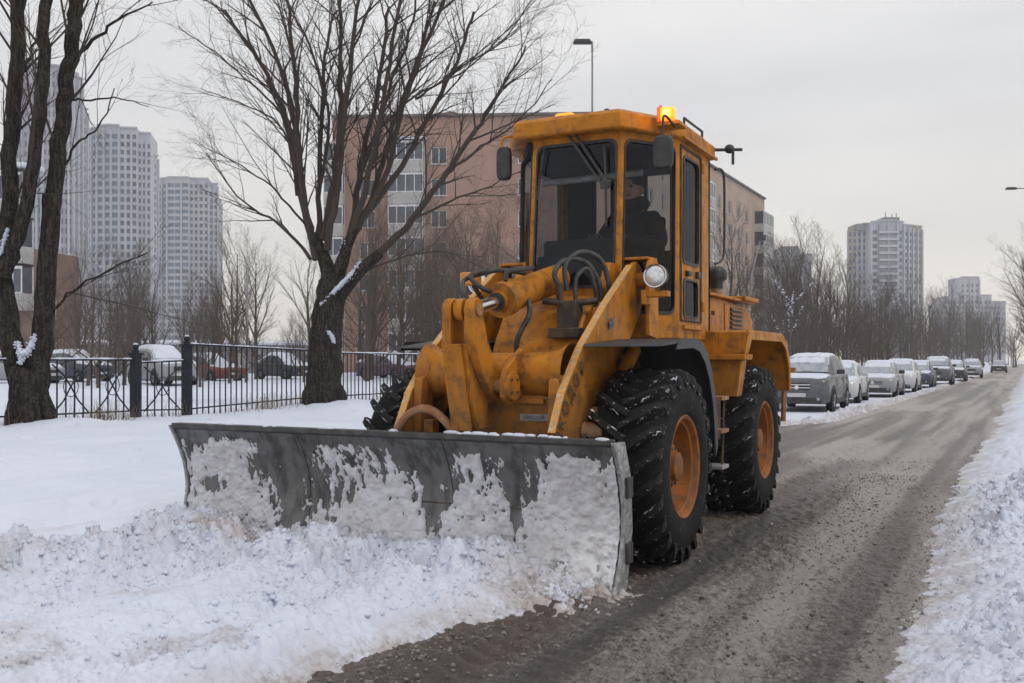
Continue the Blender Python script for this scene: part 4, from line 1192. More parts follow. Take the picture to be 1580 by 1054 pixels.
# ---- brick apartment house behind the loader
A_, B2, Cc = Vector((-53, 69.5, 0)), Vector((-29.4, 80, 0)), Vector((-28.6, 131, 0))
HB = 22.9
ab = empty('apartment_building', (0, 0, 0), 0, 'long seven-storey pink brick apartment block behind the loader and willow', 'building')
rows = [19.5 - 2.78 * k for k in range(7)]
u1 = (B2 - A_); w1 = u1.length; u2 = (Cc - B2); w2 = u2.length
Wn = []; Wb = []; N1 = []
for zc in rows:
    for a, kd, ww in ((2.4, 'a', 1.4), (8.75, 'a', 1.4), (16.4, 'a', 1.4), (21.5, 'a', 1.4)):
        N1.append((a, a + ww, zc - .75, zc + .75)); Wn.append((kd, a, zc - .75))
m = facade(MB(), A_, u1, w1, HB, N1)
N2 = []; W2 = []
for i, zc in enumerate(rows):
    for a, kd, ww in ((5.5, 'a', 1.4), (9.5, 'n', .7), (14, 'a', 1.4), (17, 'n', .7), (25.5, 'a', 1.4), (28.5, 'a', 1.4), (33, 'a', 1.4), (37, 'a', 1.4), (41, 'a', 1.4)):
        N2.append((a, a + ww, zc - .75, zc + .75)); W2.append((kd, a, zc - .75))
m.build('wall', 'brick', ab)
m = facade(MB(), B2, u2, w2, HB - .0, N2)
D_ = A_ + (Cc - B2); back = D_
m.add([Cc, Cc + Vector((-14, 0, 0)), Cc + Vector((-14, 0, HB)), Cc + Vector((0, 0, HB))], [(0, 1, 2, 3)])
m.add([A_ + Vector((-6, 12, 0)), A_, A_ + Vector((0, 0, HB)), A_ + Vector((-6, 12, HB))], [(0, 1, 2, 3)])
m.build('wall', 'brick_light', ab)
for kd, a, c in Wn: put_window(kd, ab, A_, u1, a, c)
for kd, a, c in W2: put_window(kd, ab, B2, u2, a, c)
for zc in rows:
    put_balcony('l', ab, A_, u1, 5.1, zc - 1.6, 3.1, 1.0)
    put_balcony('c', ab, A_, u1, -.6, zc - 1.6, 1.7, .9)
    put_balcony('r', ab, B2, u2, 45.2, zc - 1.6, 5.6, 1.3)
    put_balcony('r2', ab, B2, u2, 20.5, zc - 1.6, 3.4, 1.1)
m = MB(); un = u1.normalized(); u2n = u2.normalized(); zv = Vector((0, 0, 1))
n1 = un.cross(zv) * .25; n2 = u2n.cross(zv) * .25
for p, q, n_ in ((A_, B2, n1), (B2, Cc, n2)):
    m.hexa([p + n_ + zv * HB, q + n_ + zv * HB, q - n_ * 2 + zv * HB, p - n_ * 2 + zv * HB, p + n_ + zv * (HB + .22), q + n_ + zv * (HB + .22), q - n_ * 2 + zv * (HB + .22), p - n_ * 2 + zv * (HB + .22)])
m.build('parapet', 'roof_dark', ab)
m = MB().add([p + zv * (HB - .1) for p in (A_, B2, Cc, Cc + Vector((-14, 0, 0)), A_ + Vector((-6, 12, 0)))], [(0, 1, 2, 3, 4)])
m.build('roof', 'far_snow', ab)
MB().box(-49, -45, 77, 80, HB, HB + 1.4).build('roof_vent', 'brick_dark', ab)
for zc in rows[:1]:
    put = MB().hexa([A_ + un * 4.9 + n1 * 4.6 + zv * (zc + 1.25), A_ + un * 8.4 + n1 * 4.6 + zv * (zc + 1.25), A_ + un * 8.4 + zv * (zc + 1.25), A_ + un * 4.9 + zv * (zc + 1.25),
                     A_ + un * 4.9 + n1 * 4.6 + zv * (zc + 1.45), A_ + un * 8.4 + n1 * 4.6 + zv * (zc + 1.45), A_ + un * 8.4 + zv * (zc + 1.45), A_ + un * 4.9 + zv * (zc + 1.45)])
    put.build('balcony_roof', 'snow_soft', ab)

# ---- brick house with a glazed balcony at the far left, behind the tree
d0 = 62
a0, a1, a2 = at(-60, d0), at(52, d0 - 1), at(122, d0 + 4)
hb = empty('brick_house', (0, 0, 0), 0, 'dark red brick house with a snow-topped glazed balcony at the left edge', 'building')
ua = a1 - a0; ub = a2 - a1
z1, z2 = zt(268, d0), zt(392, d0 + 2)
m = facade(MB(), a0, ua, ua.length, z1, [(1 + 1.9 * i, 2.3 + 1.9 * i, 1.2 + 2.9 * j, 2.7 + 2.9 * j) for i in range(2) for j in range(4)])
bk_ = at(46, d0 + 9)
m.add([a1, bk_, bk_ + Vector((0, 0, z1)), a1 + Vector((0, 0, z1))], [(0, 1, 2, 3)])
m.build('wall', 'brick_dark', hb)
wl_ = [(.6 + 1.25 * i * 1.0, 1.3 + 1.25 * i, 1.4 + 2.9 * j, 2.8 + 2.9 * j) for i in range(2) for j in range(2)]
facade(MB(), a1, ub, ub.length, z2, wl_).build('wall', 'brick_dark', hb)
MB().add([a1 + zv * z2, a2 + zv * z2, a2 + zv * z2 + Vector((-6, 8, 0)), a1 + zv * z2 + Vector((-6, 8, 0))], [(0, 1, 2, 3)]).build('roof', 'far_snow', hb)
for i in range(2):
    for j in range(4): put_window('a', hb, a0, ua, 1 + 1.9 * i - .05, 1.2 + 2.9 * j)
for a, b, c, e in wl_: put_window('n', hb, a1, ub, a, c - .05)
for j in (1, 2, 3): put_balcony('h', hb, a0, ua, ua.length - 1.9, z1 - 2.9 * (4 - j) - .1, 1.9, 1.1)
un_ = ua.normalized(); nn = un_.cross(zv)
p0 = a0 + un_ * (ua.length - 2.1); p1 = a0 + un_ * (ua.length + .1)
m = MB().hexa([p0 + nn * 1.25 + zv * z1, p1 + nn * 1.25 + zv * z1, p1 - nn + zv * z1, p0 - nn + zv * z1, p0 + nn * 1.1 + zv * (z1 + .35), p1 + nn * 1.1 + zv * (z1 + .35), p1 - nn + zv * (z1 + .4), p0 - nn + zv * (z1 + .4)])
m.build('roof_snow', 'snow_soft', hb, bevel=.1)

# ---- far towers: facets with hundreds of real openings, glazing set back
def tower(name, label, d, facets, row=3.0, walls=('tower_wall',), extra=None, depth=16, sill=.75, wf=.62):
    """facets: (px0, px1, ytop, dd0, dd1, cols, wall, pane, wf)"""
    tw = empty(name, (0, 0, 0), 0, label, 'building')
    gl = {}; wb = {}
    tops = []
    for (p0, p1, yt, e0, e1, cols, wm, pn, wf_) in facets:
        q0, q1 = at(p0, d + e0), at(p1, d + e1)
        u = q1 - q0; W_ = u.length; H_ = zt(yt, d + (e0 + e1) / 2)
        nr_ = int((H_ - 2.0) / row)
        cw = W_ / cols
        wins = []
        for j in range(nr_):
            v0 = 1.0 + j * row + .7
            if v0 < 4: continue
            for i in range(cols):
                wins.append((cw * (i + .5 - wf_ / 2), cw * (i + .5 + wf_ / 2), v0, v0 + row * .58))
        facade(wb.setdefault(wm, MB()), q0, u, W_, H_, wins, .45)
        sheet(gl.setdefault(pn, MB()), q0, u, 0, W_, 0, H_ - .3, .4)
        # return walls and roof
        nb = Vector((-u.y, u.x, 0)).normalized() * depth
        wb[wm].add([q1, q1 + nb, q1 + nb + zv * H_, q1 + zv * H_, q0, q0 + nb, q0 + nb + zv * H_, q0 + zv * H_], [(0, 1, 2, 3), (7, 6, 5, 4), (3, 2, 6, 7)])
        # piers between the bays
        step_ = 2 if cols > 2 else 1
        un3 = u.normalized(); nf = un3.cross(zv)
        for i in range(0, cols + 1, step_):
            a_ = q0 + un3 * (cw * i)
            wb.setdefault('tower_pier', MB()).hexa([a_ - un3 * .35 + nf * .7, a_ + un3 * .35 + nf * .7, a_ + un3 * .35, a_ - un3 * .35] + [a_ - un3 * .35 + nf * .7 + zv * (H_ - 1), a_ + un3 * .35 + nf * .7 + zv * (H_ - 1), a_ + un3 * .35 + zv * (H_ - 1), a_ - un3 * .35 + zv * (H_ - 1)])
        # thin cornice
        un2 = u.normalized().cross(zv) * .5
        wb[wm].hexa([q0 + un2 + zv * H_, q1 + un2 + zv * H_, q1 - un2 + zv * H_, q0 - un2 + zv * H_, q0 + un2 + zv * (H_ + .6), q1 + un2 + zv * (H_ + .6), q1 - un2 + zv * (H_ + .6), q0 - un2 + zv * (H_ + .6)])
    for k, mb_ in wb.items():
        o = mb_.build('wall', k, tw)
    for k, mb_ in gl.items():
        o = mb_.build('glazing', k, tw); o['kind'] = 'stuff'
    return tw
tower('residential_tower', 'tallest hazy residential tower at the left edge, behind the forked tree', 310,
      [(22, 50, 98, 6, 0, 4, 'tower_pink', 'pane_far', .5), (50, 66, 130, 0, -1, 2, 'tower_pink', 'pane_blue', .9), (66, 112, 103, -1, 3, 7, 'tower_pink', 'pane_far', .5), (112, 126, 120, 3, 8, 2, 'tower_pink', 'pane_far', .5), (126, 134, 168, 8, 12, 1, 'tower_pink', 'pane_far', .5)], 3.1)
tower('residential_tower', 'middle of the three hazy towers, pale grid facade with curved blue-glazed front', 370,
      [(127, 150, 200, 5, 1, 3, 'tower_white', 'pane_blue', .7), (150, 172, 194, 1, 0, 2, 'tower_white', 'pane_blue', .88), (172, 184, 194, 0, 0, 1, 'tower_white', 'pane_blue', .92), (184, 212, 198, 0, 1, 3, 'tower_white', 'pane_far', .6), (212, 233, 206, 3, 4, 3, 'tower_white', 'pane_far', .6), (233, 243, 240, 9, 14, 1, 'tower_white', 'pane_far', .6)], 3.0)
tower('residential_tower', 'lowest and rightmost of the three hazy towers at left', 440,
      [(243, 258, 276, 4, 2, 2, 'tower_white', 'pane_far', .6), (258, 291, 274, 0, 0, 3, 'tower_white', 'pane_blue', .9), (291, 322, 276, 2, 3, 4, 'tower_white', 'pane_far', .62), (322, 336, 284, 5, 7, 2, 'tower_white', 'pane_far', .62), (336, 341, 310, 9, 14, 1, 'tower_white', 'pane_far', .6)], 3.0)
tr_ = tower('apartment_tower', 'tall yellow and white apartment tower above the bare trees at right', 400,
      [(1308, 1330, 352, 6, 4, 3, 'tower_yellow', 'pane_far', .5), (1330, 1344, 346, 4, 3, 2, 'tower_yellow', 'pane_far', .5), (1344, 1356, 343, -1, -1, 1, 'tower_white', 'pane_far', .6), (1356, 1384, 341, -1, -1, 2, 'tower_white', 'pane_far', .9), (1384, 1394, 343, -1, 0, 1, 'tower_white', 'pane_far', .5), (1394, 1408, 348, 4, 6, 2, 'tower_white', 'pane_far', .55), (1408, 1422, 350, 6, 9, 2, 'tower_yellow', 'pane_far', .5)], 2.85)
# balcony bands on its middle bay
m = MB()
q0, q1 = at(1355, 399), at(1386, 399); u = q1 - q0; un_ = u.normalized(); nn = un_.cross(zv)
for j in range(19):
    z = 2.0 + 2.85 * j
    m.hexa([q0 + nn * 1.3 + zv * z, q1 + nn * 1.3 + zv * z, q1 + zv * z, q0 + zv * z] + [q0 + nn * 1.3 + zv * (z + 1.1), q1 + nn * 1.3 + zv * (z + 1.1), q1 + zv * (z + 1.1), q0 + zv * (z + 1.1)])
o = m.build('balcony_band', 'tower_white', tr_); o['kind'] = 'stuff'
m = MB()
for p0, p1, y0, y1 in ((1364, 1388, 341, 334), (1322, 1334, 350, 344)):
    q0, q1 = at(p0, 402), at(p1, 402); bk = Vector((-(q1 - q0).y, (q1 - q0).x, 0)).normalized() * 8
    m.hexa([q0 + zv * zt(y0 + 4, 400), q1 + zv * zt(y0 + 4, 400), q1 + bk + zv * zt(y0 + 4, 400), q0 + bk + zv * zt(y0 + 4, 400), q0 + zv * zt(y1, 400), q1 + zv * zt(y1, 400), q1 + bk + zv * zt(y1, 400), q0 + bk + zv * zt(y1, 400)])
m.build('roof_house', 'tower_grey', tr_)
for p, y in ((1366, 326), (1376, 328), (1383, 327)):
    b_ = at(p, 403)
    MB().tube([b_ + zv * zt(336, 400), b_ + zv * zt(y, 400)], .18, 5).build('antenna', 'tower_grey', tr_)
tower('apartment_block', 'pale stepped apartment block half hidden by bare trees beside the brick house', 470,
      [(1180, 1204, 392, 2, 0, 4, 'tower_white', 'pane_far', .5), (1204, 1232, 382, 0, 0, 4, 'tower_grey', 'pane_far', .5), (1232, 1252, 393, 0, 3, 3, 'tower_white', 'pane_far', .5)], 2.9)
tower('stepped_building', 'wide hazy stepped building with a small tower at the end of the road', 560,
      [(1437, 1456, 470, 2, 0, 3, 'tower_white', 'pane_far', .5), (1456, 1482, 458, 0, 0, 4, 'tower_white', 'pane_far', .5), (1482, 1511, 428, 0, 0, 4, 'tower_white', 'pane_far', .45), (1511, 1530, 456, 0, 0, 3, 'tower_white', 'pane_far', .5), (1530, 1552, 466, 0, 2, 3, 'tower_white', 'pane_far', .5)], 3.2)
# ---- low garage row behind the fence
gb = empty('garage_row', (0, 0, 0), 0, 'low grey garage row with snow-covered roof behind the fence', 'building')
g0, g1 = at(60, 76), at(495, 82); u = (g1 - g0); L_ = u.length; un_ = u.normalized(); nn = un_.cross(zv)
hg = 2.75
nd = 10; wins = [(L_ * (i + .18) / nd, L_ * (i + .82) / nd, .2, 2.0) for i in range(nd)]
facade(MB(), g0, u, L_, hg, wins, .1).build('wall', 'concrete', gb)
dm_ = MB().box(0, L_ * .64 / nd, 0, .05, 0, 1.8); dmesh = dm_.mesh('garage_door', 'tower_grey')
for w in wins: link('garage_door', dmesh, gb, g0 + un_ * w[0] - nn * .09 + zv * .2, (0, 0, math.atan2(u.y, u.x)))
m = MB().hexa([g0 + nn * .3 + zv * hg, g1 + nn * .3 + zv * hg, g1 - nn * 6 + zv * hg, g0 - nn * 6 + zv * hg, g0 + nn * .3 + zv * (hg + .22), g1 + nn * .3 + zv * (hg + .22), g1 - nn * 6 + zv * (hg + .5), g0 - nn * 6 + zv * (hg + .5)])
m.build('roof_snow', 'snow_soft', gb, bevel=.06)
# ------------------------------------------------------------------ iron fence along the verge (runs parallel to the road)
pm('iron', (.008, .012, .022), (.016, .02, .028), 12, rough=.6, c3=(.05, .047, .045), s3=40, lo3=.64, hi3=.78, spec=.2)
FX = -16.0
BAR = MB().box(-.011, .011, -.011, .011, 0, 1).mesh('bar', 'iron')
def gz(y): return max(.05, ground_z(FX, y))
def post(y, ztop, label):
    b = gz(y) - .1
    m_ = MB().box(-.085, .085, -.085, .085, 0, ztop - b - .22).box(-.11, .11, -.11, .11, ztop - b - .22, ztop - b - .17).box(-.05, .05, -.05, .05, ztop - b - .17, ztop - b - .11)
    m_.ball((0, 0, ztop - b - .05), (.065, .065, .065), 10, 8)
    o = m_.build('fence_post', 'iron', None, bevel=.008, loc=(FX, y, b))
    tag(o, label, 'fence post', 'dark iron fence posts')
    s = MB().ball((0, 0, ztop - b + .01), (.05, .05, .025), 10, 6).build('snow_cap', 'snow_soft', o, 80)
    return o
def fence(y0, y1, ztop, step, label, cross=False, zend=None):
    zend = zend or ztop
    root = empty('iron_fence', (FX, y0, 0), 0, label, 'fence', 'iron fence sections')
    L_ = y1 - y0
    for zz in (0., None):
        if zz is None: a, b = gz(y0) + .14, gz(y1) + .14
        else: a, b = ztop, zend
        m_ = MB().hexa([(-.02, 0, a - .03), (.02, 0, a - .03), (.02, L_, b - .03), (-.02, L_, b - .03), (-.02, 0, a), (.02, 0, a), (.02, L_, b), (-.02, L_, b)])
        m_.build('rail', 'iron', root)
    n = max(3, round(L_ / step))
    for k in range(1, n):
        y = L_ * k / n; t_ = ztop + (zend - ztop) * k / n - .03
        b = gz(y0 + y) - .12
        link('bar', BAR, root, (0, y, b), (0, 0, 0), (1, 1, t_ - b))
    if cross:
        zb = gz((y0 + y1) / 2) + .15
        c = max(1, round(L_ / .95))
        for k in range(c):
            ya, yb = L_ * (k + .08) / c, L_ * (k + .92) / c
            ym = (ya + yb) / 2; zm = (zb + ztop) / 2
            for (p, q, r_) in (((ya, zb), (ym, zm), (yb, ztop - .1)), ((ya, ztop - .1), (ym, zm), (yb, zb))):
                bow = .05
                pts = [(.018, p[0], p[1]), (.018, (p[0] + q[0]) / 2 + bow, (p[1] + q[1]) / 2), (.018, *q), (.018, (q[0] + r_[0]) / 2 - bow, (q[1] + r_[1]) / 2), (.018, *r_)]
                MB().tube(pts, .016, 5).build('diagonal_bar', 'iron', root)
            P = [(.02, ym + .17 * math.cos(R(a)), zm + .2 * math.sin(R(a))) for a in range(0, 361, 30)]
            MB().tube(P, .009, 5, False).build('scroll', 'iron', root)
    # uneven strip of snow lying on the top rail
    rn_ = random.Random(int(y0 * 10)); pts = []; rs = []
    nn_ = int(L_ / .12)
    for k in range(nn_ + 1):
        y = L_ * k / nn_
        pts.append((0, y, ztop + (zend - ztop) * k / nn_ + .008)); rs.append(rn_.uniform(.012, .03) if rn_.random() > .1 else .006)
    MB().tube(pts, rs, 6).build('rail_snow', 'snow_soft', root, 80)
fence(8.2, 11.35, 1.56, .19, 'iron fence section left of the forked tree, at the picture edge', True)
fence(11.35, 14.28, 1.56, .19, 'ornamental iron fence section with crossed bars beside the forked tree', True)
fence(14.5, 15.68, 1.50, .19, 'short low ornamental fence section between two thick iron posts', True, 1.54)
fence(15.92, 20.0, 1.90, .175, 'tall plain-barred iron fence section between the post and the willow', False, 1.80)
fence(20.06, 24.6, 1.75, .175, 'plain iron fence section right of the willow trunk, left of the loader', False, 1.72)
fence(24.66, 29, 1.72, .2, 'plain iron fence section partly hidden behind the loader tyre', False)
post(14.39, 1.86, 'shorter dark iron fence post, left of the two thick posts')
post(15.80, 2.06, 'taller dark iron fence post with ball finial, right of the two')

# ------------------------------------------------------------------ trees
pm('bark', (.022, .019, .016), (.075, .064, .053), 7, .38, .66, .95, c3=(.012, .010, .009), s3=18, lo3=.5, hi3=.6, bump=1, bs=9, stretch=(3, 3, .5), bd=.09, spec=.15)
pm('bark_warm', (.055, .038, .029), (.034, .028, .024), 4, .35, .7, .9, bump=.5, bs=24, stretch=(3, 3, .5), bd=.02)
pm('twig', (.035, .028, .024), (.05, .037, .03), 2, rough=.9)
pm('twig_far', (.075, .064, .058), (.10, .084, .074), 1, rough=.95)
pm('twig_brown', (.095, .068, .05), (.07, .054, .044), 1, rough=.95)

def grow(m_, p, d_, L_, r, lev, rn_, spec):
    """one branch and its children; spec[lev] = (segments, sides, children, spread, length ratio, gravity/upturn)"""
    seg, sides, ch, spread, ratio, up = spec[lev]
    pts = [p.copy()]; rs = [r]; dirs = [d_.copy()]
    dd = d_.copy()
    for k in range(seg):
        dd = (dd + Vector((rn_.gauss(0, .09), rn_.gauss(0, .09), rn_.gauss(0, .05) + up / seg))).normalized()
        p = p + dd * (L_ / seg)
        pts.append(p.copy()); dirs.append(dd.copy())
        rs.append(max(r * (1 - .8 * (k + 1) / seg), .0022))
    m_[min(lev, len(m_) - 1)].tube(pts, rs, sides, False)
    if lev + 1 < len(spec):
        for c in range(ch):
            f = .22 + .78 * (c + rn_.random()) / ch
            i = min(int(f * seg), seg - 1); t_ = f * seg - i
            q = pts[i].lerp(pts[i + 1], t_)
            u, w = frame_of(dirs[i])
            a = rn_.uniform(0, 2 * math.pi); s = spread * rn_.uniform(.7, 1.25)
            nd_ = (dirs[i] * math.cos(s) + (u * math.cos(a) + w * math.sin(a)) * math.sin(s)).normalized()
            rr = (rs[i] + (rs[i + 1] - rs[i]) * t_) * .6
            grow(m_, q, nd_, L_ * ratio * rn_.uniform(.6, 1.2) * (1.1 - .45 * f), rr, lev + 1, rn_, spec)

def limb(name_pts, radii): return name_pts, radii
def spline(P, sub=4):
    P = [Vector(p) for p in P]; out = []
    for i in range(len(P) - 1):
        p0, p1, p2, p3 = P[max(i - 1, 0)], P[i], P[i + 1], P[min(i + 2, len(P) - 1)]
        for k in range(sub):
            t_ = k / sub
            out.append(.5 * ((2 * p1) + (p2 - p0) * t_ + (2 * p0 - 5 * p1 + 4 * p2 - p3) * t_ * t_ + (3 * p1 - p0 - 3 * p2 + p3) * t_ ** 3))
    out.append(P[-1])
    return out
def radial(pts, r0, r1, p=1.0): return [r0 + (r1 - r0) * (i / (len(pts) - 1)) ** p for i in range(len(pts))]

def big_tree(label, base_px, d, trunk, stems, seed, twig_spec, name='willow_tree', density=1.0, snow=(), thin=.68):
    """trunk and stems are given as (sideways metres, height metres, depth metres) around the base"""
    b = at(base_px, d); z0 = ground_z(b.x, b.y) - .12
    root = empty(name, (b.x, b.y, z0), 0, label, 'tree')
    rt = Vector((C_, S_, 0)); fw = Vector((-S_, C_, 0))
    def W3(q): return rt * q[0] + fw * q[2] + Vector((0, 0, q[1] - z0))
    rn_ = random.Random(seed)
    m_ = MB()
    for pts, r0, r1 in trunk:
        P = spline([W3(q) for q in pts], 5); R_ = radial(P, r0, r1, .8)
        # knobbly bark outline
        P = [p + Vector((rn_.gauss(0, r * .05), rn_.gauss(0, r * .05), 0)) for p, r in zip(P, R_)]
        P2 = spline(P, 3); R2 = radial(P2, r0, r1, .8)
        v0 = len(m_.v); m_.tube(P2, R2, 44)
        vv = np.array(m_.v[v0:]); nn_ = len(P2)
        ang = np.tile(np.arange(44) / 44 * 2 * np.pi, nn_); hz_ = vv[:, 2]
        cen = np.repeat(np.array([tuple(p) for p in P2]), 44, 0); dr_ = vv - cen
        g = np.cos(ang), np.sin(ang)
        rid = 1 - np.abs(fbm(g[0] * 5 + 9, g[1] * 5 + hz_ * 1.1, 3, 900)) * 2.2 + .5 * fbm(g[0] * 11, g[1] * 11 + hz_ * 4, 3, 910) + .6 * fbm(g[0] * 1.5, g[1] * 1.5 + hz_ * .8, 2, 920)
        vv = cen + dr_ * (1 + .11 * (rid[:, None] - .5))
        m_.v[v0:] = [tuple(p) for p in vv]
    # root flare
    for k in range(6):
        a = 2 * math.pi * k / 6 + .3; r0 = trunk[0][1]
        m_.tube([Vector((math.cos(a) * r0 * .5, math.sin(a) * r0 * .5, .55)), Vector((math.cos(a) * r0 * .95, math.sin(a) * r0 * .95, .22)), Vector((math.cos(a) * r0 * 1.2, math.sin(a) * r0 * 1.2, -.02))], [r0 * .4, r0 * .36, r0 * .15], 8)
    m_.build('trunk', 'bark', root, 70)
    tw = MB(); fine = tw
    for pts, r0, r1 in stems:
        P = spline([W3(q) for q in pts], 5); R_ = radial(P, r0 * thin, r1 * thin)
        P = [P[0]] + [p + Vector((rn_.gauss(0, .012), rn_.gauss(0, .03), rn_.gauss(0, .012))) for p in P[1:]]
        MB().tube(P, R_, 9 if r0 > .06 else 6, False).build('limb', 'bark_warm' if name == 'willow_tree' else 'bark', root, 70)
        Ls = sum((P[i + 1] - P[i]).length for i in range(len(P) - 1))
        nb = int(Ls * 2.7 * density)
        for c in range(nb):
            f = .22 + .78 * (c + rn_.random()) / nb
            i = min(int(f * (len(P) - 1)), len(P) - 2); t_ = f * (len(P) - 1) - i
            q = P[i].lerp(P[i + 1], t_); dr = (P[i + 1] - P[i]).normalized()
            u, w = frame_of(dr); a = rn_.uniform(0, 2 * math.pi); s = rn_.uniform(.35, .85)
            nd_ = (dr * math.cos(s) + (u * math.cos(a) + w * math.sin(a)) * math.sin(s) + Vector((0, 0, .15))).normalized()
            rr = min(R_[i] * .55, .028)
            grow([tw, fine], q, nd_, rn_.uniform(1.0, 2.9) * (1.15 - .5 * f), rr, 0, rn_, twig_spec)
    tw.build('crown', 'twig', root)
    for pts, r_ in snow:
        P = spline([W3(q) for q in pts], 8); sm = MB()
        sm.tube(P, [r_ * .42 * (.25 + .75 * math.sin(math.pi * (.05 + .9 * i / (len(P) - 1)))) * rn_.uniform(.6, 1.1) for i in range(len(P))], 8)
        for i in range(len(P) * 16):
            f = rn_.random(); j = min(int(f * (len(P) - 1)), len(P) - 2); q = P[j].lerp(P[j + 1], f * (len(P) - 1) - j)
            e = r_ * (.5 + .5 * math.sin(math.pi * f)); rr = rn_.uniform(.006, .02) * (.6 + 3 * r_)
            sm.ball(q + Vector((rn_.gauss(0, e * .3), rn_.gauss(0, e * .3), rn_.gauss(-e * .15, e * .2))), (rr * 1.15, rr * 1.15, rr), 5, 4, .35, rn_)
        o_ = sm.build('snow_patch', 'snow_soft', root, 80); o_['kind'] = 'stuff'
    return root

TS = [(5, 4, 6, .6, .5, .12), (4, 3, 4, .6, .55, .05), (3, 3, 0, 0, 0, 0)]
k24 = 24.3 / 1500
def q_(px, py, dz=0., base=500, d=24.3): return ((px - base) * d / 1500, 1.55 + (555 - py) * d / 1500, dz)
trunk = [([q_(498, 640), q_(500, 590), q_(503, 530, -.02), q_(508, 470, .0), q_(512, 435)], .46, .33),
         ([q_(510, 450), q_(500, 400, .1), q_(480, 360, .1)], .23, .12),
         ([q_(512, 455), q_(530, 400, -.1), q_(550, 350, -.15)], .22, .10),
         ([q_(514, 470), q_(552, 425, -.25), q_(590, 392, -.35)], .20, .115)]
stems = [([q_(488, 400, .1), q_(466, 325, .3), q_(440, 215, .7), q_(418, 140, .8), q_(380, 70, 1.0), q_(325, -10, 1.2)], .16, .05),
         ([q_(485, 385, .1), q_(470, 320, 0), q_(462, 220, -.3), q_(440, 110, -.5), q_(384, -8, -.7)], .14, .05),
         ([q_(470, 300, -.1), q_(467, 180, -.6), q_(462, 80, -.8), q_(447, -20, -1.0)], .11, .045),
         ([q_(492, 380, .1), q_(487, 300, .4), q_(484, 160, 1.0), q_(486, 60, 1.3), q_(500, -20, 1.6)], .12, .04),
         ([q_(497, 370, .1), q_(508, 290, .3), q_(518, 180, .5), q_(520, 80, .6), q_(516, -20, .8)], .13, .06),
         ([q_(505, 385, 0), q_(520, 310, -.3), q_(540, 200, -.8), q_(556, 90, -1.0), q_(572, -20, -1.3)], .14, .05),
         ([q_(530, 395, 0), q_(545, 330, .2), q_(556, 230, .5), q_(578, 110, .9), q_(590, -15, 1.1)], .15, .06),
         ([q_(538, 380, -.1), q_(566, 300, -.4), q_(592, 210, -.9), q_(610, 120, -1.2), q_(634, -15, -1.4)], .13, .05),
         ([q_(548, 360, -.1), q_(580, 290, 0), q_(605, 190, .2), q_(640, 95, .3), q_(668, -10, .5)], .13, .05),
         ([q_(552, 352, -.15), q_(600, 265, -.3), q_(625, 170, -.4), q_(662, 70, -.4), q_(695, -12, -.4)], .12, .05),
         ([q_(556, 345, -.15), q_(618, 250, .4), q_(660, 160, .8), q_(700, 75, 1.1), q_(728, -10, 1.3)], .12, .05),
         ([q_(585, 396, -.35), q_(640, 345, -.6), q_(690, 278, -.7), q_(736, 212, -.8), q_(770, 160, -.9), q_(812, 90, -1)], .145, .03),
         ([q_(690, 278, -.7), q_(745, 240, -1), q_(800, 205, -1.3), q_(850, 150, -1.6)], .06, .015),
         ([q_(640, 345, -.6), q_(700, 320, -1.0), q_(760, 300, -1.2), q_(835, 262, -1.3)], .05, .012),
         ([q_(560, 420, -.2), q_(620, 405, -.8), q_(690, 395, -1.1), q_(760, 430, -1.2)], .045, .012),
         ([q_(478, 400, .1), q_(430, 345, .3), q_(370, 310, .6), q_(300, 225, .9)], .07, .015),
         ([q_(470, 345, .1), q_(420, 290, .4), q_(365, 250, .5), q_(295, 215, .6)], .05, .012),
         ([q_(455, 300, .2), q_(435, 200, .3), q_(380, 160, .3), q_(300, 130, .4)], .05, .012),
         ([q_(430, 170, .5), q_(380, 120, .5), q_(320, 70, .5), q_(262, 30, .5)], .05, .012),
         ([q_(590, 210, -.6), q_(640, 160, -.6), q_(730, 110, -.6), q_(830, 10, -.6)], .05, .015),
         ([q_(640, 150, .2), q_(700, 105, .2), q_(775, 60, .2), q_(830, -20, .2)], .05, .015),
         ([q_(485, 300, .4), q_(500, 180, .6), q_(470, 60, .6), q_(430, -20, .6)], .07, .03),
         ([q_(545, 300, .2), q_(600, 150, -.2), q_(640, 40, -.4), q_(650, -20, -.5)], .07, .03)]
big_tree('large many-stemmed bare willow with snow in its fork, beside the fence', 500, 24.3, trunk, stems, 4, TS,
         snow=[([q_(498, 472, -.33), q_(520, 450, -.36), q_(545, 425, -.38), q_(560, 405, -.36)], .13), ([q_(520, 398, -.1), q_(532, 382, -.15), q_(540, 370, -.2)], .11), ([q_(512, 512, -.42), q_(517, 520, -.43), q_(520, 528, -.42)], .10), ([q_(506, 372, -.0), q_(510, 362, -.02)], .09)])
d2 = 17.6
def p_(px, py, dz=0.): return q_(px, py, dz, 48, d2)
trunk = [([p_(48, 668), p_(46, 640), p_(46, 600), p_(44, 570)], .36, .30),
         ([p_(38, 610), p_(18, 540, .05), p_(5, 470, .1), p_(-2, 420, .1)], .21, .16),
         ([p_(56, 610), p_(64, 540), p_(70, 460), p_(74, 390), p_(80, 300)], .19, .15)]
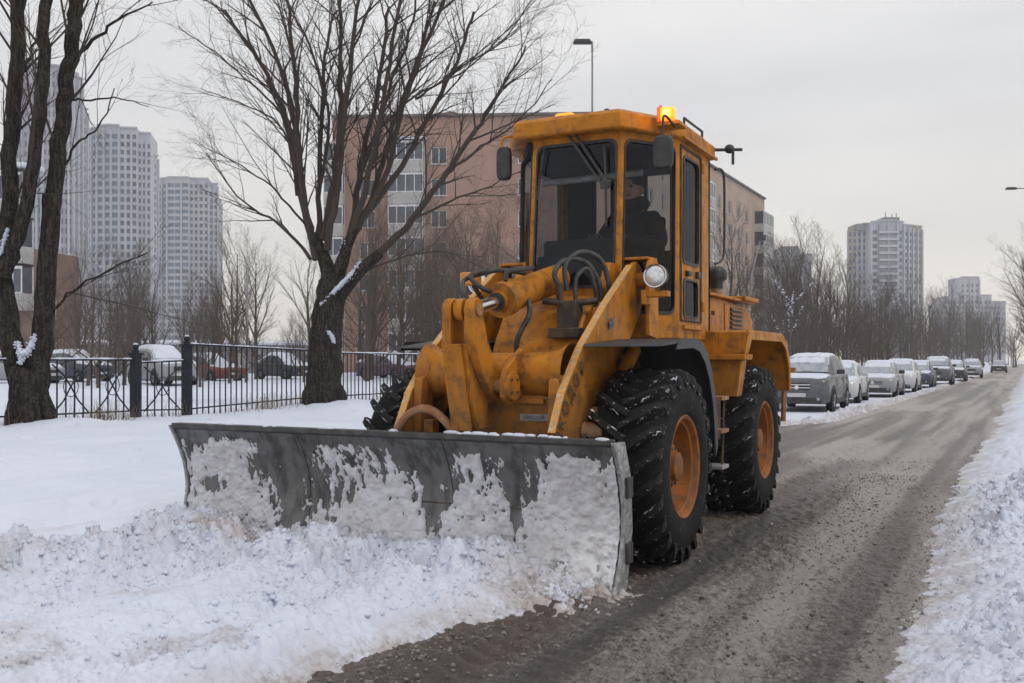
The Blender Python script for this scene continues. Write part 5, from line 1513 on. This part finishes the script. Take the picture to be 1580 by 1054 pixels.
stems = [([p_(0, 430, .1), p_(2, 320, .2), p_(6, 180, .3), p_(10, 60, .4), p_(12, -30, .4)], .16, .12),
         ([p_(4, 400, .0), p_(18, 300, -.1), p_(28, 180, -.2), p_(32, 80, -.2), p_(33, -30, -.2)], .12, .085),
         ([p_(10, 425, -.1), p_(38, 370, -.2), p_(62, 280, -.3), p_(76, 160, -.3), p_(82, 40, -.3), p_(84, -30, -.3)], .14, .10),
         ([p_(78, 330, 0), p_(88, 220, .1), p_(95, 120, .2), p_(102, 30, .3), p_(104, -30, .3)], .155, .13),
         ([p_(74, 500, -.1), p_(110, 465, -.3), p_(165, 430, -.5), p_(250, 394, -.6)], .035, .008),
         ([p_(95, 100, .2), p_(140, 60, .1), p_(185, 30, 0), p_(236, 2, 0)], .045, .012),
         ([p_(30, 150, -.2), p_(50, 100, -.2), p_(64, 60, -.2), p_(84, 0, -.2)], .04, .012),
         ([p_(86, 270, .1), p_(110, 220, .2), p_(140, 190, .3), p_(165, 130, .3)], .03, .01),
         ([p_(96, 150, .2), p_(130, 150, .2), p_(180, 148, .2), p_(220, 160, .2)], .025, .008),
         ([p_(20, 260, -.1), p_(40, 300, -.2), p_(56, 240, -.2)], .03, .01)]
TS2 = [(5, 4, 5, .6, .5, .12), (4, 3, 3, .6, .55, .05), (3, 3, 0, 0, 0, 0)]
big_tree('forked bare tree with snow in its crotch at the left edge', 48, d2, trunk, stems, 9, TS2, 'forked_tree', .6, thin=.95,
         snow=[([p_(34, 528, -.15), p_(45, 545, -.26), p_(55, 536, -.2), p_(62, 515, -.14)], .14), ([p_(44, 548, -.28), p_(46, 560, -.33)], .09), ([p_(12, 395, -.25), p_(18, 375, -.27), p_(24, 355, -.28)], .06)])

# ---- bare trees further back: five kinds, each copied with its trunk and crown
def bare_tree_mesh(seed, hgt, spec, trunk_r, lean=0, fork=.3, nb=10, spread=.75, up=.5):
    rn_ = random.Random(seed); tm = MB(); cm = MB(); fm = MB()
    P = [Vector((0, 0, -.3))]; dd = Vector((lean, 0, 1)).normalized()
    n = 7
    for k in range(n):
        dd = (dd + Vector((rn_.gauss(0, .06), rn_.gauss(0, .06), .05))).normalized()
        P.append(P[-1] + dd * hgt * .85 / n)
    R_ = radial(P, trunk_r, trunk_r * .15)
    tm.tube(P, R_, 7, False)
    for c in range(nb):
        f = fork + (1 - fork) * (c + rn_.random()) / nb
        i = min(int(f * n), n - 1); t_ = f * n - i
        q = P[i].lerp(P[i + 1], t_); a = rn_.uniform(0, 2 * math.pi); s = spread * rn_.uniform(.6, 1.2)
        nd_ = Vector((math.cos(a) * math.sin(s), math.sin(a) * math.sin(s), math.cos(s)))
        grow([cm, fm], q, nd_, hgt * .45 * (1.25 - .7 * f) * rn_.uniform(.7, 1.15), R_[i] * .55, 0, rn_, spec)
    v0 = len(cm.v); cm.add(fm.v, fm.f)
    return tm, cm
SPA = [(5, 4, 7, .6, .5, .25), (4, 3, 6, .6, .5, .15), (3, 3, 4, .6, .5, .1), (2, 3, 0, 0, 0, 0)]
SPB = [(5, 4, 8, .45, .5, .5), (4, 3, 6, .5, .5, .3), (3, 3, 3, .5, .5, .2), (2, 3, 0, 0, 0, 0)]
KT = []
for i, (h_, sp_, r_, nb, sprd, fk, mt) in enumerate([(8.5, SPA, .14, 11, .8, .2, 'twig_far'), (7.5, SPB, .12, 12, .5, .12, 'twig_far'), (9, SPB, .13, 12, .55, .15, 'twig_brown'), (6, SPA, .09, 12, .8, .08, 'twig_brown'), (12, SPA, .2, 13, .7, .25, 'twig_far')]):
    tm, cm = bare_tree_mesh(40 + i, h_, sp_, r_, 0, fk, nb, sprd)
    KT.append((h_, tm.mesh('trunk', mt, 60), cm.mesh('crown', mt)))
def bare(kind, p, hgt, rz, label, group, name='bare_tree', cat='tree'):
    s = hgt / KT[kind][0]
    z = ground_z(p.x, p.y) if p.length < 200 else -.2
    o = empty(name, (p.x, p.y, z), rz, label, cat, group)
    o.scale = (s, s, s)
    link('trunk', KT[kind][1], o); link('crown', KT[kind][2], o)
    return o
rn = random.Random(21)
def seg(px, tab):
    for lim_, lb in tab:
        if px < lim_: return lb
# belt behind the parked cars, from the loader to the vanishing point
for k in range(62):
    f = k / 61
    px = 1165 + 365 * (f ** .8) + rn.uniform(-14, 14)
    d = 52 + 190 * f ** 1.6 + rn.uniform(-6, 14)
    ytop = 395 + 60 * f + rn.uniform(-25, 55)
    if px > 1290: ytop += 18
    hgt = max(4.5, min(16, zt(ytop, d)))
    bare(rn.choice([0, 1, 2, 3]), at(px, d), hgt, rn.uniform(0, 6.3), seg(px, ((1235, 'grey bare tree in the thicket beside the loader and the brick block'), (1310, 'grey bare tree in the thicket behind the nearest parked cars'), (1425, 'grey bare tree in the thicket below the yellow and white tower'), (9999, 'grey bare tree in the far end of the thicket by the road'))), 'thicket trees behind the parked cars')
for k in range(46):
    f = rn.random()
    px = 1175 + 370 * f; d = 58 + 150 * f ** 1.5 + rn.uniform(0, 20)
    bare(3, at(px, d), zt(rn.uniform(470, 515), d) * (1.0), rn.uniform(0, 6.3), seg(px, ((1310, 'low twiggy shrub behind the nearest parked cars'), (9999, 'low twiggy shrub behind the farther parked cars'))), 'thicket shrubs behind the parked cars', 'bare_shrub', 'shrub')
# tall slender trees in that belt
for px, d, yt in ((1235, 75, 352), (1262, 82, 360), (1205, 70, 385), (1300, 95, 395)):
    bare(1, at(px, d), zt(yt, d), rn.uniform(0, 6), 'tall slender bare tree rising above the roadside thicket', 'tall trees in the roadside thicket')
# across the road, right edge
for px, d, yt, kd in ((1588, 50, 362, 0), (1640, 56, 340, 4), (1604, 44, 372, 2), (1598, 64, 380, 0), (1602, 78, 395, 2), (1590, 105, 430, 1), (1600, 130, 440, 0)):
    bare(kd, at(px, d), zt(yt, d), rn.uniform(0, 6), 'bare tree leaning in at the right edge of the picture', 'bare trees at the right edge')
for k in range(16):
    px = rn.uniform(1500, 1640); d = rn.uniform(150, 330)
    bare(rn.choice([0, 1, 2]), at(px, d), rn.uniform(7, 13), rn.uniform(0, 6.3), 'hazy far tree at the end of the road', 'far trees at the end of the road')
# behind the fence: yard shrubs and young trees
for k in range(44):
    px = rn.uniform(62, 500); d = rn.uniform(38, 75)
    yt = rn.uniform(385, 470) if rn.random() < .5 else rn.uniform(440, 500)
    bare(rn.choice([1, 2, 3, 2]), at(px, d), zt(yt, d), rn.uniform(0, 6.3), seg(px, ((208, 'thin brown bare tree behind the crossed-bar fence section'), (345, 'thin brown bare tree in front of the two hazy towers'), (9999, 'thin brown bare tree in the yard just left of the willow'))), 'yard trees behind the fence')
for k in range(34):
    px = rn.uniform(540, 830); d = rn.uniform(42, 70)
    bare(rn.choice([0, 3, 2]), at(px, d), zt(rn.uniform(300, 430), d), rn.uniform(0, 6.3), seg(px, ((660, 'brown bare tree before the brick block, behind the willow'), (9999, 'brown bare tree before the brick block, left of the cab'))), 'trees in front of the brick block')
for px, d, yt in ((365, 52, 360), (395, 57, 375), (120, 55, 390), (200, 60, 395)):
    bare(2, at(px, d), zt(yt, d), rn.uniform(0, 6), 'taller brown bare tree rising above the yard shrubs', 'taller yard trees')
for px, d, yt in ((1118, 90, 330), (1140, 95, 360), (1160, 88, 400)):
    bare(1, at(px, d), zt(yt, d), rn.uniform(0, 6), 'bare tree against the side wall of the brick block', 'trees along the side of the brick block')
# snow-laden small tree just behind the parked van-like car
sp_ = at(1222, 46); sz = ground_z(sp_.x, sp_.y)
st = bare(0, sp_, 5.2, 1.0, 'small dark tree carrying clumps of snow, left of the thicket', None, 'snowy_tree')
m = MB(); rn2 = random.Random(5); cme = KT[0][2]; s = 5.2 / KT[0][0]
for k in range(200):
    i_ = rn2.randrange(0, 260); v = cme.vertices[i_].co.lerp(cme.vertices[i_ + 4].co, rn2.random())
    if (cme.vertices[i_].co - cme.vertices[i_ + 4].co).length > 1.2: continue
    m.ball((v.x, v.y, v.z + .02), tuple(rn2.uniform(.03, .08) * q for q in (1.3, 1.3, .6)), 7, 5, .4, rn2)
o = m.build('snow_clump', 'snow_soft', st, 80); o['kind'] = 'stuff'
# dry grass at the fence foot
rn = random.Random(8); m = MB()
for k in range(420):
    y = rn.choice([rn.uniform(11, 15.5), rn.gauss(13.4, .25), rn.uniform(16, 24), rn.gauss(18.2, .5)]); x = FX + abs(rn.gauss(.2, .35))
    z = ground_z(x, y) - .03; hh_ = rn.uniform(.1, .45); a = rn.uniform(0, 6.3); b_ = rn.uniform(.02, .16)
    m.tube([(x, y, z), (x + b_ * .4 * math.cos(a), y + b_ * .4 * math.sin(a), z + hh_ * .6), (x + b_ * math.cos(a), y + b_ * math.sin(a), z + hh_)], [.004, .0035, .002], 3, False)
pm('straw', (.24, .17, .10), (.16, .12, .08), 3, rough=.9)
o = m.build('dry_grass', 'straw'); tag(o, 'dry grass stalks poking out of the snow along the fence', 'grass', None, 'stuff')
# ------------------------------------------------------------------ cars (local: front towards -y, origin on the ground)
def carpaint(name, c):
    t = NT(name)
    col = t.mix(t.math('MULTIPLY', t.ramp(t.noise(3.5, 7, .7), .45, .8), .35), c, (.20, .195, .19))
    t.fin(col, t.mix(t.ramp(t.noise(3.5, 7, .7), .45, .75), (.25, .25, .25), (.6, .6, .6)), .1, .5)
for n_, c_ in (('graphite', (.10, .105, .12)), ('white', (.52, .53, .55)), ('silver', (.27, .28, .30)), ('navy', (.04, .05, .085)), ('black', (.025, .025, .03)), ('red', (.18, .03, .03)), ('plum', (.10, .06, .075))):
    carpaint('car_' + n_, c_)
pm('car_trim', (.025, .025, .027), (.06, .058, .056), 8, rough=.7)
pm('car_glass', (.05, .06, .075), (.09, .10, .12), 3, rough=.12, spec=.7)
pm('car_frost', (.34, .38, .42), (.24, .27, .31), 6, rough=.5)
pm('car_lamp', (.42, .43, .46), (.28, .29, .31), 14, rough=.12, metal=.3)
pm('plate_white', (.55, .55, .56), (.45, .45, .46), 20, rough=.5)
pm('alloy', (.30, .30, .31), (.2, .2, .2), 10, rough=.4, metal=.6)

def interp(tab, y):
    for a, b in zip(tab[:-1], tab[1:]):
        if a[0] <= y <= b[0]:
            f = (y - a[0]) / (b[0] - a[0])
            return tuple(p + (q - p) * f for p, q in zip(a[1:], b[1:]))
    return tab[0][1:] if y < tab[0][0] else tab[-1][1:]
CARS = {
    'suv': dict(body=[(-2.22, .34, .88, .70), (-2.15, .27, .95, .82), (-1.97, .23, 1.0, .88), (-1.4, .21, 1.05, .905), (-.98, .2, 1.07, .905), (0, .2, 1.10, .91), (1.2, .21, 1.13, .905), (1.9, .24, 1.12, .88), (2.14, .3, 1.06, .82), (2.2, .38, .95, .76)],
                top=[(-1.02, 1.06, .80), (-.65, 1.36, .72), (-.28, 1.60, .66), (.1, 1.66, .645), (.7, 1.68, .64), (1.4, 1.66, .63), (1.8, 1.58, .62), (2.08, 1.13, .72)], wx=(-1.32, 1.30), wr=.35),
    'sedan': dict(body=[(-2.22, .30, .70, .68), (-2.14, .22, .77, .80), (-1.95, .19, .82, .86), (-1.3, .17, .88, .88), (-.9, .17, .93, .88), (0, .17, .95, .885), (1.1, .17, .98, .88), (1.8, .2, 1.0, .85), (2.12, .26, .97, .8), (2.2, .34, .85, .74)],
                  top=[(-1.02, .90, .78), (-.55, 1.18, .69), (-.1, 1.39, .62), (.3, 1.44, .61), (.8, 1.44, .60), (1.25, 1.34, .60), (1.6, 1.16, .64), (1.9, .99, .70)], wx=(-1.33, 1.28), wr=.315),
    'hatch': dict(body=[(-2.0, .30, .74, .66), (-1.93, .22, .82, .77), (-1.75, .19, .89, .82), (-1.2, .17, .95, .85), (-.8, .17, .99, .85), (0, .17, 1.0, .855), (1.1, .17, 1.02, .85), (1.7, .2, 1.02, .82), (1.95, .26, .97, .77), (2.0, .34, .85, .72)],
                  top=[(-.95, .96, .76), (-.5, 1.26, .68), (-.1, 1.46, .62), (.3, 1.51, .61), (.8, 1.51, .60), (1.4, 1.47, .60), (1.7, 1.36, .61), (1.92, 1.0, .69)], wx=(-1.2, 1.2), wr=.31)}
TYR = {}
def make_car(kind, paint, label, loc, rz=0, group='snow-dusted cars parked along the road', snow=1.0, detail=True, frost=True, cat='car', name='parked_car'):
    K = CARS[kind]; bt, tt = K['body'], K['top']
    root = empty(name, loc, rz, label, cat, group)
    # lower body
    ys = sorted({a[0] for a in bt} | set(np.linspace(bt[0][0] + .25, bt[-1][0] - .25, 12)))
    m_ = MB(); ring = []
    for y in ys:
        zb, zt_, w = interp(bt, y)
        hgt = zt_ - zb
        half = [(w * .80, zb), (w * .96, zb + .07), (w, zb + hgt * .35), (w * 1.0, zb + hgt * .62), (w * .975, zt_ - .10), (w * .93, zt_ - .03), (w * .80, zt_), (w * .4, zt_ + .022)]
        ring.append([(x, y, z) for x, z in half] + [(-x, y, z) for x, z in half[::-1]])
    n = len(ring[0])
    m_.add([p for r_ in ring for p in r_], [(i * n + k, i * n + (k + 1) % n, (i + 1) * n + (k + 1) % n, (i + 1) * n + k)[::-1] for i in range(len(ring) - 1) for k in range(n)] + [tuple(range(n)), tuple(range((len(ring) - 1) * n, len(ring) * n))[::-1]])
    m_.build('body', paint, root, 50)
    # greenhouse
    m_ = MB(); ring = []
    yt_ = [a[0] for a in tt]
    for y, zr, wr in tt:
        zb = interp(bt, y)[1] - .03; wb = interp(bt, y)[2] * .90
        zm = max(zr - .09, zb + .005)
        half = [(wb, zb), ((wb + (wr - wb) * .9), zm), (wr * .93, max(zr - .02, zb + .01)), (wr * .5, max(zr + .005, zb + .015))]
        ring.append([(x, y, z) for x, z in half] + [(-x, y, z) for x, z in half[::-1]])
    n = len(ring[0])
    m_.add([p for r_ in ring for p in r_], [(i * n + k, i * n + k + 1, (i + 1) * n + k + 1, (i + 1) * n + k)[::-1] for i in range(len(ring) - 1) for k in range(n - 1)])
    m_.build('roof', paint, root, 45)
    def gpt(y, f, off=.008):      # point on the side glass: f 0 belt .. 1 roof edge
        zr, wr = interp(tt, y); zb = interp(bt, y)[1] - .03; wb = interp(bt, y)[2] * .90
        zm = max(zr - .09, zb + .005)
        return (wb + (wr - wb) * .9 * f + off, y, zb + (zm - zb) * f)
    # side windows
    y_c, y_r = tt[2][0], tt[-2][0]
    divs = [(tt[0][0] + .38, tt[3][0] + .42), (tt[3][0] + .50, tt[5][0] - (.35 if kind == 'sedan' else .3)), (tt[5][0] - .24 if kind != 'sedan' else tt[5][0] - .29, tt[-2][0] + .08)]
    for s in (1, -1):
        for a, b in divs:
            P = []
            N_ = 6
            for i in range(N_ + 1): P.append(gpt(a + (b - a) * i / N_, .16))
            for i in range(N_, -1, -1): P.append(gpt(a + (b - a) * i / N_, .93))
            vs = [(s * x, y, z) for x, y, z in P]
            fs = [(i, i + 1, 2 * N_ + 1 - i - 1, 2 * N_ + 1 - i) for i in range(N_)]
            MB().add(vs, fs if s > 0 else [f[::-1] for f in fs]).build('side_window', 'car_glass', root)
    # windscreen and rear window
    def screen(y0, y1, nm, mat_, off=.012):
        vs = []; N_ = 5
        for i in range(N_ + 1):
            y = y0 + (y1 - y0) * i / N_
            zr, wr = interp(tt, y); zb = interp(bt, y)[1]
            for f in (-.88, -.5, 0, .5, .88): vs.append((wr * f, y - off * (1 if y0 < 0 else -1), zr + .012 - .02 * abs(f) ** 2 + off))
        fs = [(i * 5 + k, i * 5 + k + 1, i * 5 + 6 + k, i * 5 + 5 + k) for i in range(N_) for k in range(4)]
        MB().add(vs, fs).build(nm, mat_, root, 60)
    screen(tt[0][0] + .10, tt[2][0] - .02, 'windscreen', 'car_frost' if frost else 'car_glass')
    screen(tt[-2][0] + .06, tt[-1][0] - .08, 'rear_window', 'car_frost')
    # wheels
    wr = K['wr']
    key = wr
    if key not in TYR:
        ty = MB().lathe([(wr * .60, .10), (wr * .93, .105), (wr, .07), (wr, -.07), (wr * .93, -.105), (wr * .60, -.10)], n=24).mesh('wheel', 'rubber', 40)
        rm = MB().lathe([(wr * .62, .10), (wr * .60, .085), (wr * .52, .075), (wr * .2, .085), (0, .09)], n=20)
        sp = MB()
        for k in range(7):
            a = 2 * math.pi * k / 7
            sp.tube([(.088, wr * .15 * math.cos(a), wr * .15 * math.sin(a)), (.092, wr * .56 * math.cos(a), wr * .56 * math.sin(a))], .025, 4)
        rm.add(sp.v, sp.f)
        hub = MB(); hub.add(rm.v, rm.f)
        ar = MB().lathe([(wr * 1.16, .0), (wr * 1.16, .012), (0, .012)], n=24).mesh('arch_shade_disc', 'car_trim')  # flat dark disc on the body side, standing in for wheel-well shade
        TYR[key] = (ty, hub.mesh('wheel_rim', 'alloy', 35), ar)
    ty, rm, ar = TYR[key]
    for wy in K['wx']:
        w = interp(bt, wy)[2]
        for s in (1, -1):
            t_ = link('wheel', ty, root, (s * (w - .085), wy, wr - .02), (0, 0, 0 if s > 0 else math.pi))
            link('wheel_rim', rm, t_)
            link('arch_shade_disc', ar, root, (s * (w - .004), wy, wr + .02), (0, 0, 0 if s > 0 else math.pi))
    # front: bumper, grille, lamps, plate
    yf = bt[0][0]; zb0, zt0, w0 = bt[0][1:]
    g = MB().box(-w0 * .98, w0 * .98, yf - .012, yf + .16, zb0 - .1, zb0 + .10)
    g.build('bumper', 'car_trim', root, bevel=.03)
    gz0 = zb0 + (zt0 - zb0) * .58
    MB().box(-w0 * .56, w0 * .56, yf - .012, yf + .05, gz0, zt0 - .03).build('grille', 'black', root, bevel=.015)
    if detail:
        for k in range(2):
            z = gz0 + (zt0 - .03 - gz0) * (k + .65) / 2.3
            MB().box(-w0 * .55, w0 * .55, yf - .024, yf - .012, z - .012, z + .012).build('grille_bar', 'chrome', root)
        MB().lathe([(0, -.02), (.05, -.02), (.062, -.012), (.062, .0)], (0, yf - .012, gz0 + .06), 'y', 18).build('badge', 'chrome', root, 40)
    for s in (1, -1):
        x0, x1 = s * w0 * .60, s * min(w0 * 1.16, interp(bt, yf + .12)[2] * .93)
        zl, zh = zt0 - .19, zt0 - .03
        m_ = MB().hexa([(min(x0, x1), yf - .005 if s > 0 else yf + .07, zl), (max(x0, x1), yf + .07 if s > 0 else yf - .005, zl), (max(x0, x1), yf + .22, zl), (min(x0, x1), yf + .22, zl),
                        (min(x0, x1), yf + .02 if s > 0 else yf + .11, zh + (0 if s > 0 else .05)), (max(x0, x1), yf + .11 if s > 0 else yf + .02, zh + (.05 if s > 0 else 0)), (max(x0, x1), yf + .26, zh + .05), (min(x0, x1), yf + .26, zh)])
        m_.build('headlamp', 'car_lamp', root, bevel=.015)
        MB().lathe([(0, -.015), (.045, -.012), (.05, .01)], (s * w0 * .86, yf - .008, zb0 + .05), 'y', 12).build('fog_lamp', 'car_lamp', root, 40)
        # door mirror
        ym = tt[0][0] + .42; wm = interp(bt, ym)[2]; zm = interp(bt, ym)[1]
        MB().box(*sorted((s * (wm - .03), s * (wm + .19))), ym - .07, ym + .06, zm + .01, zm + .15).build('mirror', 'car_trim' if paint != 'car_white' else paint, root, bevel=.03)
        if detail:
            for yd in (tt[3][0] + .46, tt[0][0] + .25, tt[5][0] - .02):
                zb, zt_, w = interp(bt, yd)
                MB().box(*sorted((s * (w * .99), s * (w + .004))), yd - .006, yd + .006, zb + .18, zt_ - .08).build('door_gap', 'black', root)
            for yd in (tt[3][0] + .30, tt[5][0] - .2):
                zb, zt_, w = interp(bt, yd)
                MB().box(*sorted((s * w * .985, s * (w + .03))), yd - .09, yd + .09, zt_ - .19, zt_ - .155).build('door_handle', paint, root, bevel=.008)
            zb, zt_, w = interp(bt, 0)
            MB().box(*sorted((s * w * .96, s * (w + .012))), K['wx'][0] + .45, K['wx'][1] - .45, zb + .03, zb + .16).build('sill', 'car_trim', root, bevel=.01)
    MB().box(-.26, .26, yf - .03, yf - .014, zb0 + .10, zb0 + .215).build('number_plate', 'plate_white', root, bevel=.004)
    # snow lying on roof, bonnet, windscreen
    if snow:
        rn_ = random.Random(hash(label) & 0xffff if False else len(label) * 7 + int(abs(loc[1])))
        def cap(y0, y1, fz, fw, th, nm, edge=.12):
            N_, K_ = 14, 10; vs = []
            for i in range(N_ + 1):
                t_ = i / N_; y = y0 + (y1 - y0) * t_
                for k in range(K_ + 1):
                    f = -1 + 2 * k / K_
                    e = min(1, min(t_, 1 - t_) / edge, (1 - abs(f)) / edge * .8 + .0)
                    e = max(e, 0)
                    vs.append((fw(y) * f, y, fz(y, f) + th * (math.sqrt(e)) * rn_.uniform(.8, 1.15) - .012))
            fs = [(i * (K_ + 1) + k, i * (K_ + 1) + k + 1, (i + 1) * (K_ + 1) + k + 1, (i + 1) * (K_ + 1) + k) for i in range(N_) for k in range(K_)]
            MB().add(vs, fs).build(nm, 'snow_soft', root, 80)
        cap(tt[2][0] - .06, tt[-2][0] + .05, lambda y, f: interp(tt, y)[0] - .04 * abs(f) ** 3, lambda y: interp(tt, y)[1] * .97, .075 * snow, 'roof_snow')
        cap(bt[1][0] + .02, tt[0][0] + .16, lambda y, f: interp(bt, y)[1] + .015 - .035 * abs(f) ** 4, lambda y: interp(bt, y)[2] * .90, .05 * snow, 'bonnet_snow')
        ys0, ys1 = tt[0][0] + .12, tt[2][0]
        cap(ys0 + (ys1 - ys0) * (.45 if snow < 1.5 else 0), ys1, lambda y, f: interp(tt, y)[0] + .02 - .02 * f * f, lambda y: interp(tt, y)[1] * .92, .035 * snow, 'windscreen_snow', .3)
        if kind == 'sedan': cap(tt[-1][0] - .1, bt[-2][0], lambda y, f: interp(bt, y)[1] + .01 - .03 * abs(f) ** 4, lambda y: interp(bt, y)[2] * .88, .06 * snow, 'boot_snow')
    return root
def car_at(X_, Y_, *a, **k):
    kind, paint, label = a
    return make_car(kind, paint, label, (X_, Y_, max(ground_z(X_, Y_), .0)), **k)
# row on the left of the road (front bumper ends given by where each stands)
car_at(-5.36, 31.0, 'suv', 'car_graphite', 'dark grey crossover with snowy roof and bonnet, nearest of the parked row')
car_at(-5.42, 37.2, 'sedan', 'car_white', 'white saloon parked directly behind the dark grey crossover', rz=.02)
car_at(-4.72, 43.4, 'sedan', 'car_silver', 'silver saloon with dark bumper, third in the parked row')
car_at(-4.45, 49.6, 'hatch', 'car_white', 'white hatchback parked behind the silver saloon', rz=-.01)
car_at(-4.30, 58.2, 'sedan', 'car_navy', 'dark blue saloon, fifth car in the parked row')
car_at(-3.75, 66.5, 'suv', 'car_graphite', 'tall dark car parked behind the dark blue saloon')
car_at(-3.3, 77.5, 'sedan', 'car_black', 'small black car at the far end of the parked row', detail=False)
car_at(-2.5, 91.0, 'hatch', 'car_silver', 'faint grey car, last one visible in the parked row', detail=False)
car_at(-.6, 131.0, 'sedan', 'car_black', 'dark car driving towards the viewer far down the road', name='moving_car', group=None, detail=False, snow=.5)
car_at(3.6, 92.0, 'hatch', 'car_plum', 'dark reddish car on the far right roadside', detail=False, group='cars on the right roadside')
car_at(4.6, 108.0, 'suv', 'car_silver', 'pale snow-covered car behind the reddish one at right', detail=False, group='cars on the right roadside', snow=1.6)
car_at(3.4, 124.0, 'sedan', 'car_white', 'white car, farthest one on the right roadside', detail=False, group='cars on the right roadside', snow=1.4)
# yard behind the fence
for px, d, kd, pc, rz, lb, sn in ((250, 44, 'suv', 'car_silver', 1.2, 'snow-covered van-like car seen above the low fence section', 2.2), (325, 54, 'sedan', 'car_red', 1.35, 'dark red car under thick snow behind the tall fence section', 2.4),
                                 (120, 50, 'hatch', 'car_navy', 1.5, 'snow-buried dark car behind the crossed-bar fence section', 2.4), (440, 58, 'sedan', 'car_black', 1.3, 'black car under snow just left of the willow, behind the fence', 2.2), (600, 60, 'sedan', 'car_plum', 1.4, 'snowy car between the willow and the loader, behind the fence', 2.2), (30, 46, 'sedan', 'car_silver', 1.6, 'snow-covered car behind the fence left of the forked tree', 2.2)):
    p = at(px, d)
    make_car(kd, pc, lb, (p.x, p.y, max(0, ground_z(p.x, p.y)) - .03), rz, 'snow-covered cars in the yard behind the fence', sn, False)

# ------------------------------------------------------------------ street lamps
pm('lamp_grey', (.30, .30, .31), (.24, .24, .245), 4, rough=.5, metal=.3)
def street_lamp(x, y, h_, arm, label, rz=0):
    z = ground_z(x, y)
    o = empty('street_lamp', (x, y, z), rz, label, 'street lamp', 'street lamps')
    MB().tube([(0, 0, -.1), (0, 0, h_ * .5), (0, 0, h_ - .2)], [.045, .034, .024], 12).build('pole', 'lamp_grey', o, 40)
    MB().tube([(0, 0, h_ - .25), (arm * .1, 0, h_ - .05), (arm * .35, 0, h_), (arm, 0, h_ + .03)], .03, 8).build('arm', 'lamp_grey', o, 40)
    s = 1 if arm > 0 else -1
    MB().hexa([(min(arm, arm + s * .5), -.11, h_ - .03), (max(arm, arm + s * .5), -.11, h_ - .03), (max(arm, arm + s * .5), .11, h_ - .03), (min(arm, arm + s * .5), .11, h_ - .03),
               (min(arm, arm + s * .5) + .05, -.08, h_ + .08), (max(arm, arm + s * .5) - .05, -.08, h_ + .08), (max(arm, arm + s * .5) - .05, .08, h_ + .08), (min(arm, arm + s * .5) + .05, .08, h_ + .08)]).build('lamp_head', 'black', o, bevel=.02)
street_lamp(-9.85, 24.2, 9.75, -.02, 'street lamp on a tall grey pole rising behind the loader cab', TH)
street_lamp(4.6, 53, 9.3, -4.6, 'street lamp head reaching in at the right edge of the picture', TH)
pl_ = at(381, 50)
MB().tube([(0, 0, -.1), (0, 0, 6)], .07, 8).build('yard_pole', 'lamp_grey', None, 40, loc=(pl_.x, pl_.y, 0))
tag(bpy.data.objects['yard_pole'], 'thin pale pole standing in the yard left of the willow', 'pole')
p2_ = at(1160, 62)
lp = empty('street_lamp', (p2_.x, p2_.y, 0), TH, 'dark box-shaped lamp beside the end of the brick block', 'street lamp', 'street lamps')
zz = zt(370, 62)
MB().tube([(0, 0, 0), (0, 0, zz - 2.2), (.25, 0, zz - 1.2), (.55, 0, zz)], [.07, .06, .05, .04], 8).build('pole', 'lamp_grey', lp, 40)
MB().box(.45, .85, -.15, .15, zz - .05, zz + .28).build('lamp_head', 'black', lp, bevel=.02)

# ------------------------------------------------------------------ haze
t = NT('haze'); t.n.remove(t.p)
pv = t.n.new('ShaderNodeVolumePrincipled')
pv.inputs['Color'].default_value = (.93, .95, 1.0, 1); pv.inputs['Density'].default_value = .00085; pv.inputs['Anisotropy'].default_value = 0.
t.l.new(pv.outputs[0], t.out.inputs['Volume'])
o = MB().box(-560, 330, -30, 640, -1.6, 104).build('haze', 'haze')
tag(o, 'thin winter haze over the far towers', 'haze', None, 'stuff')
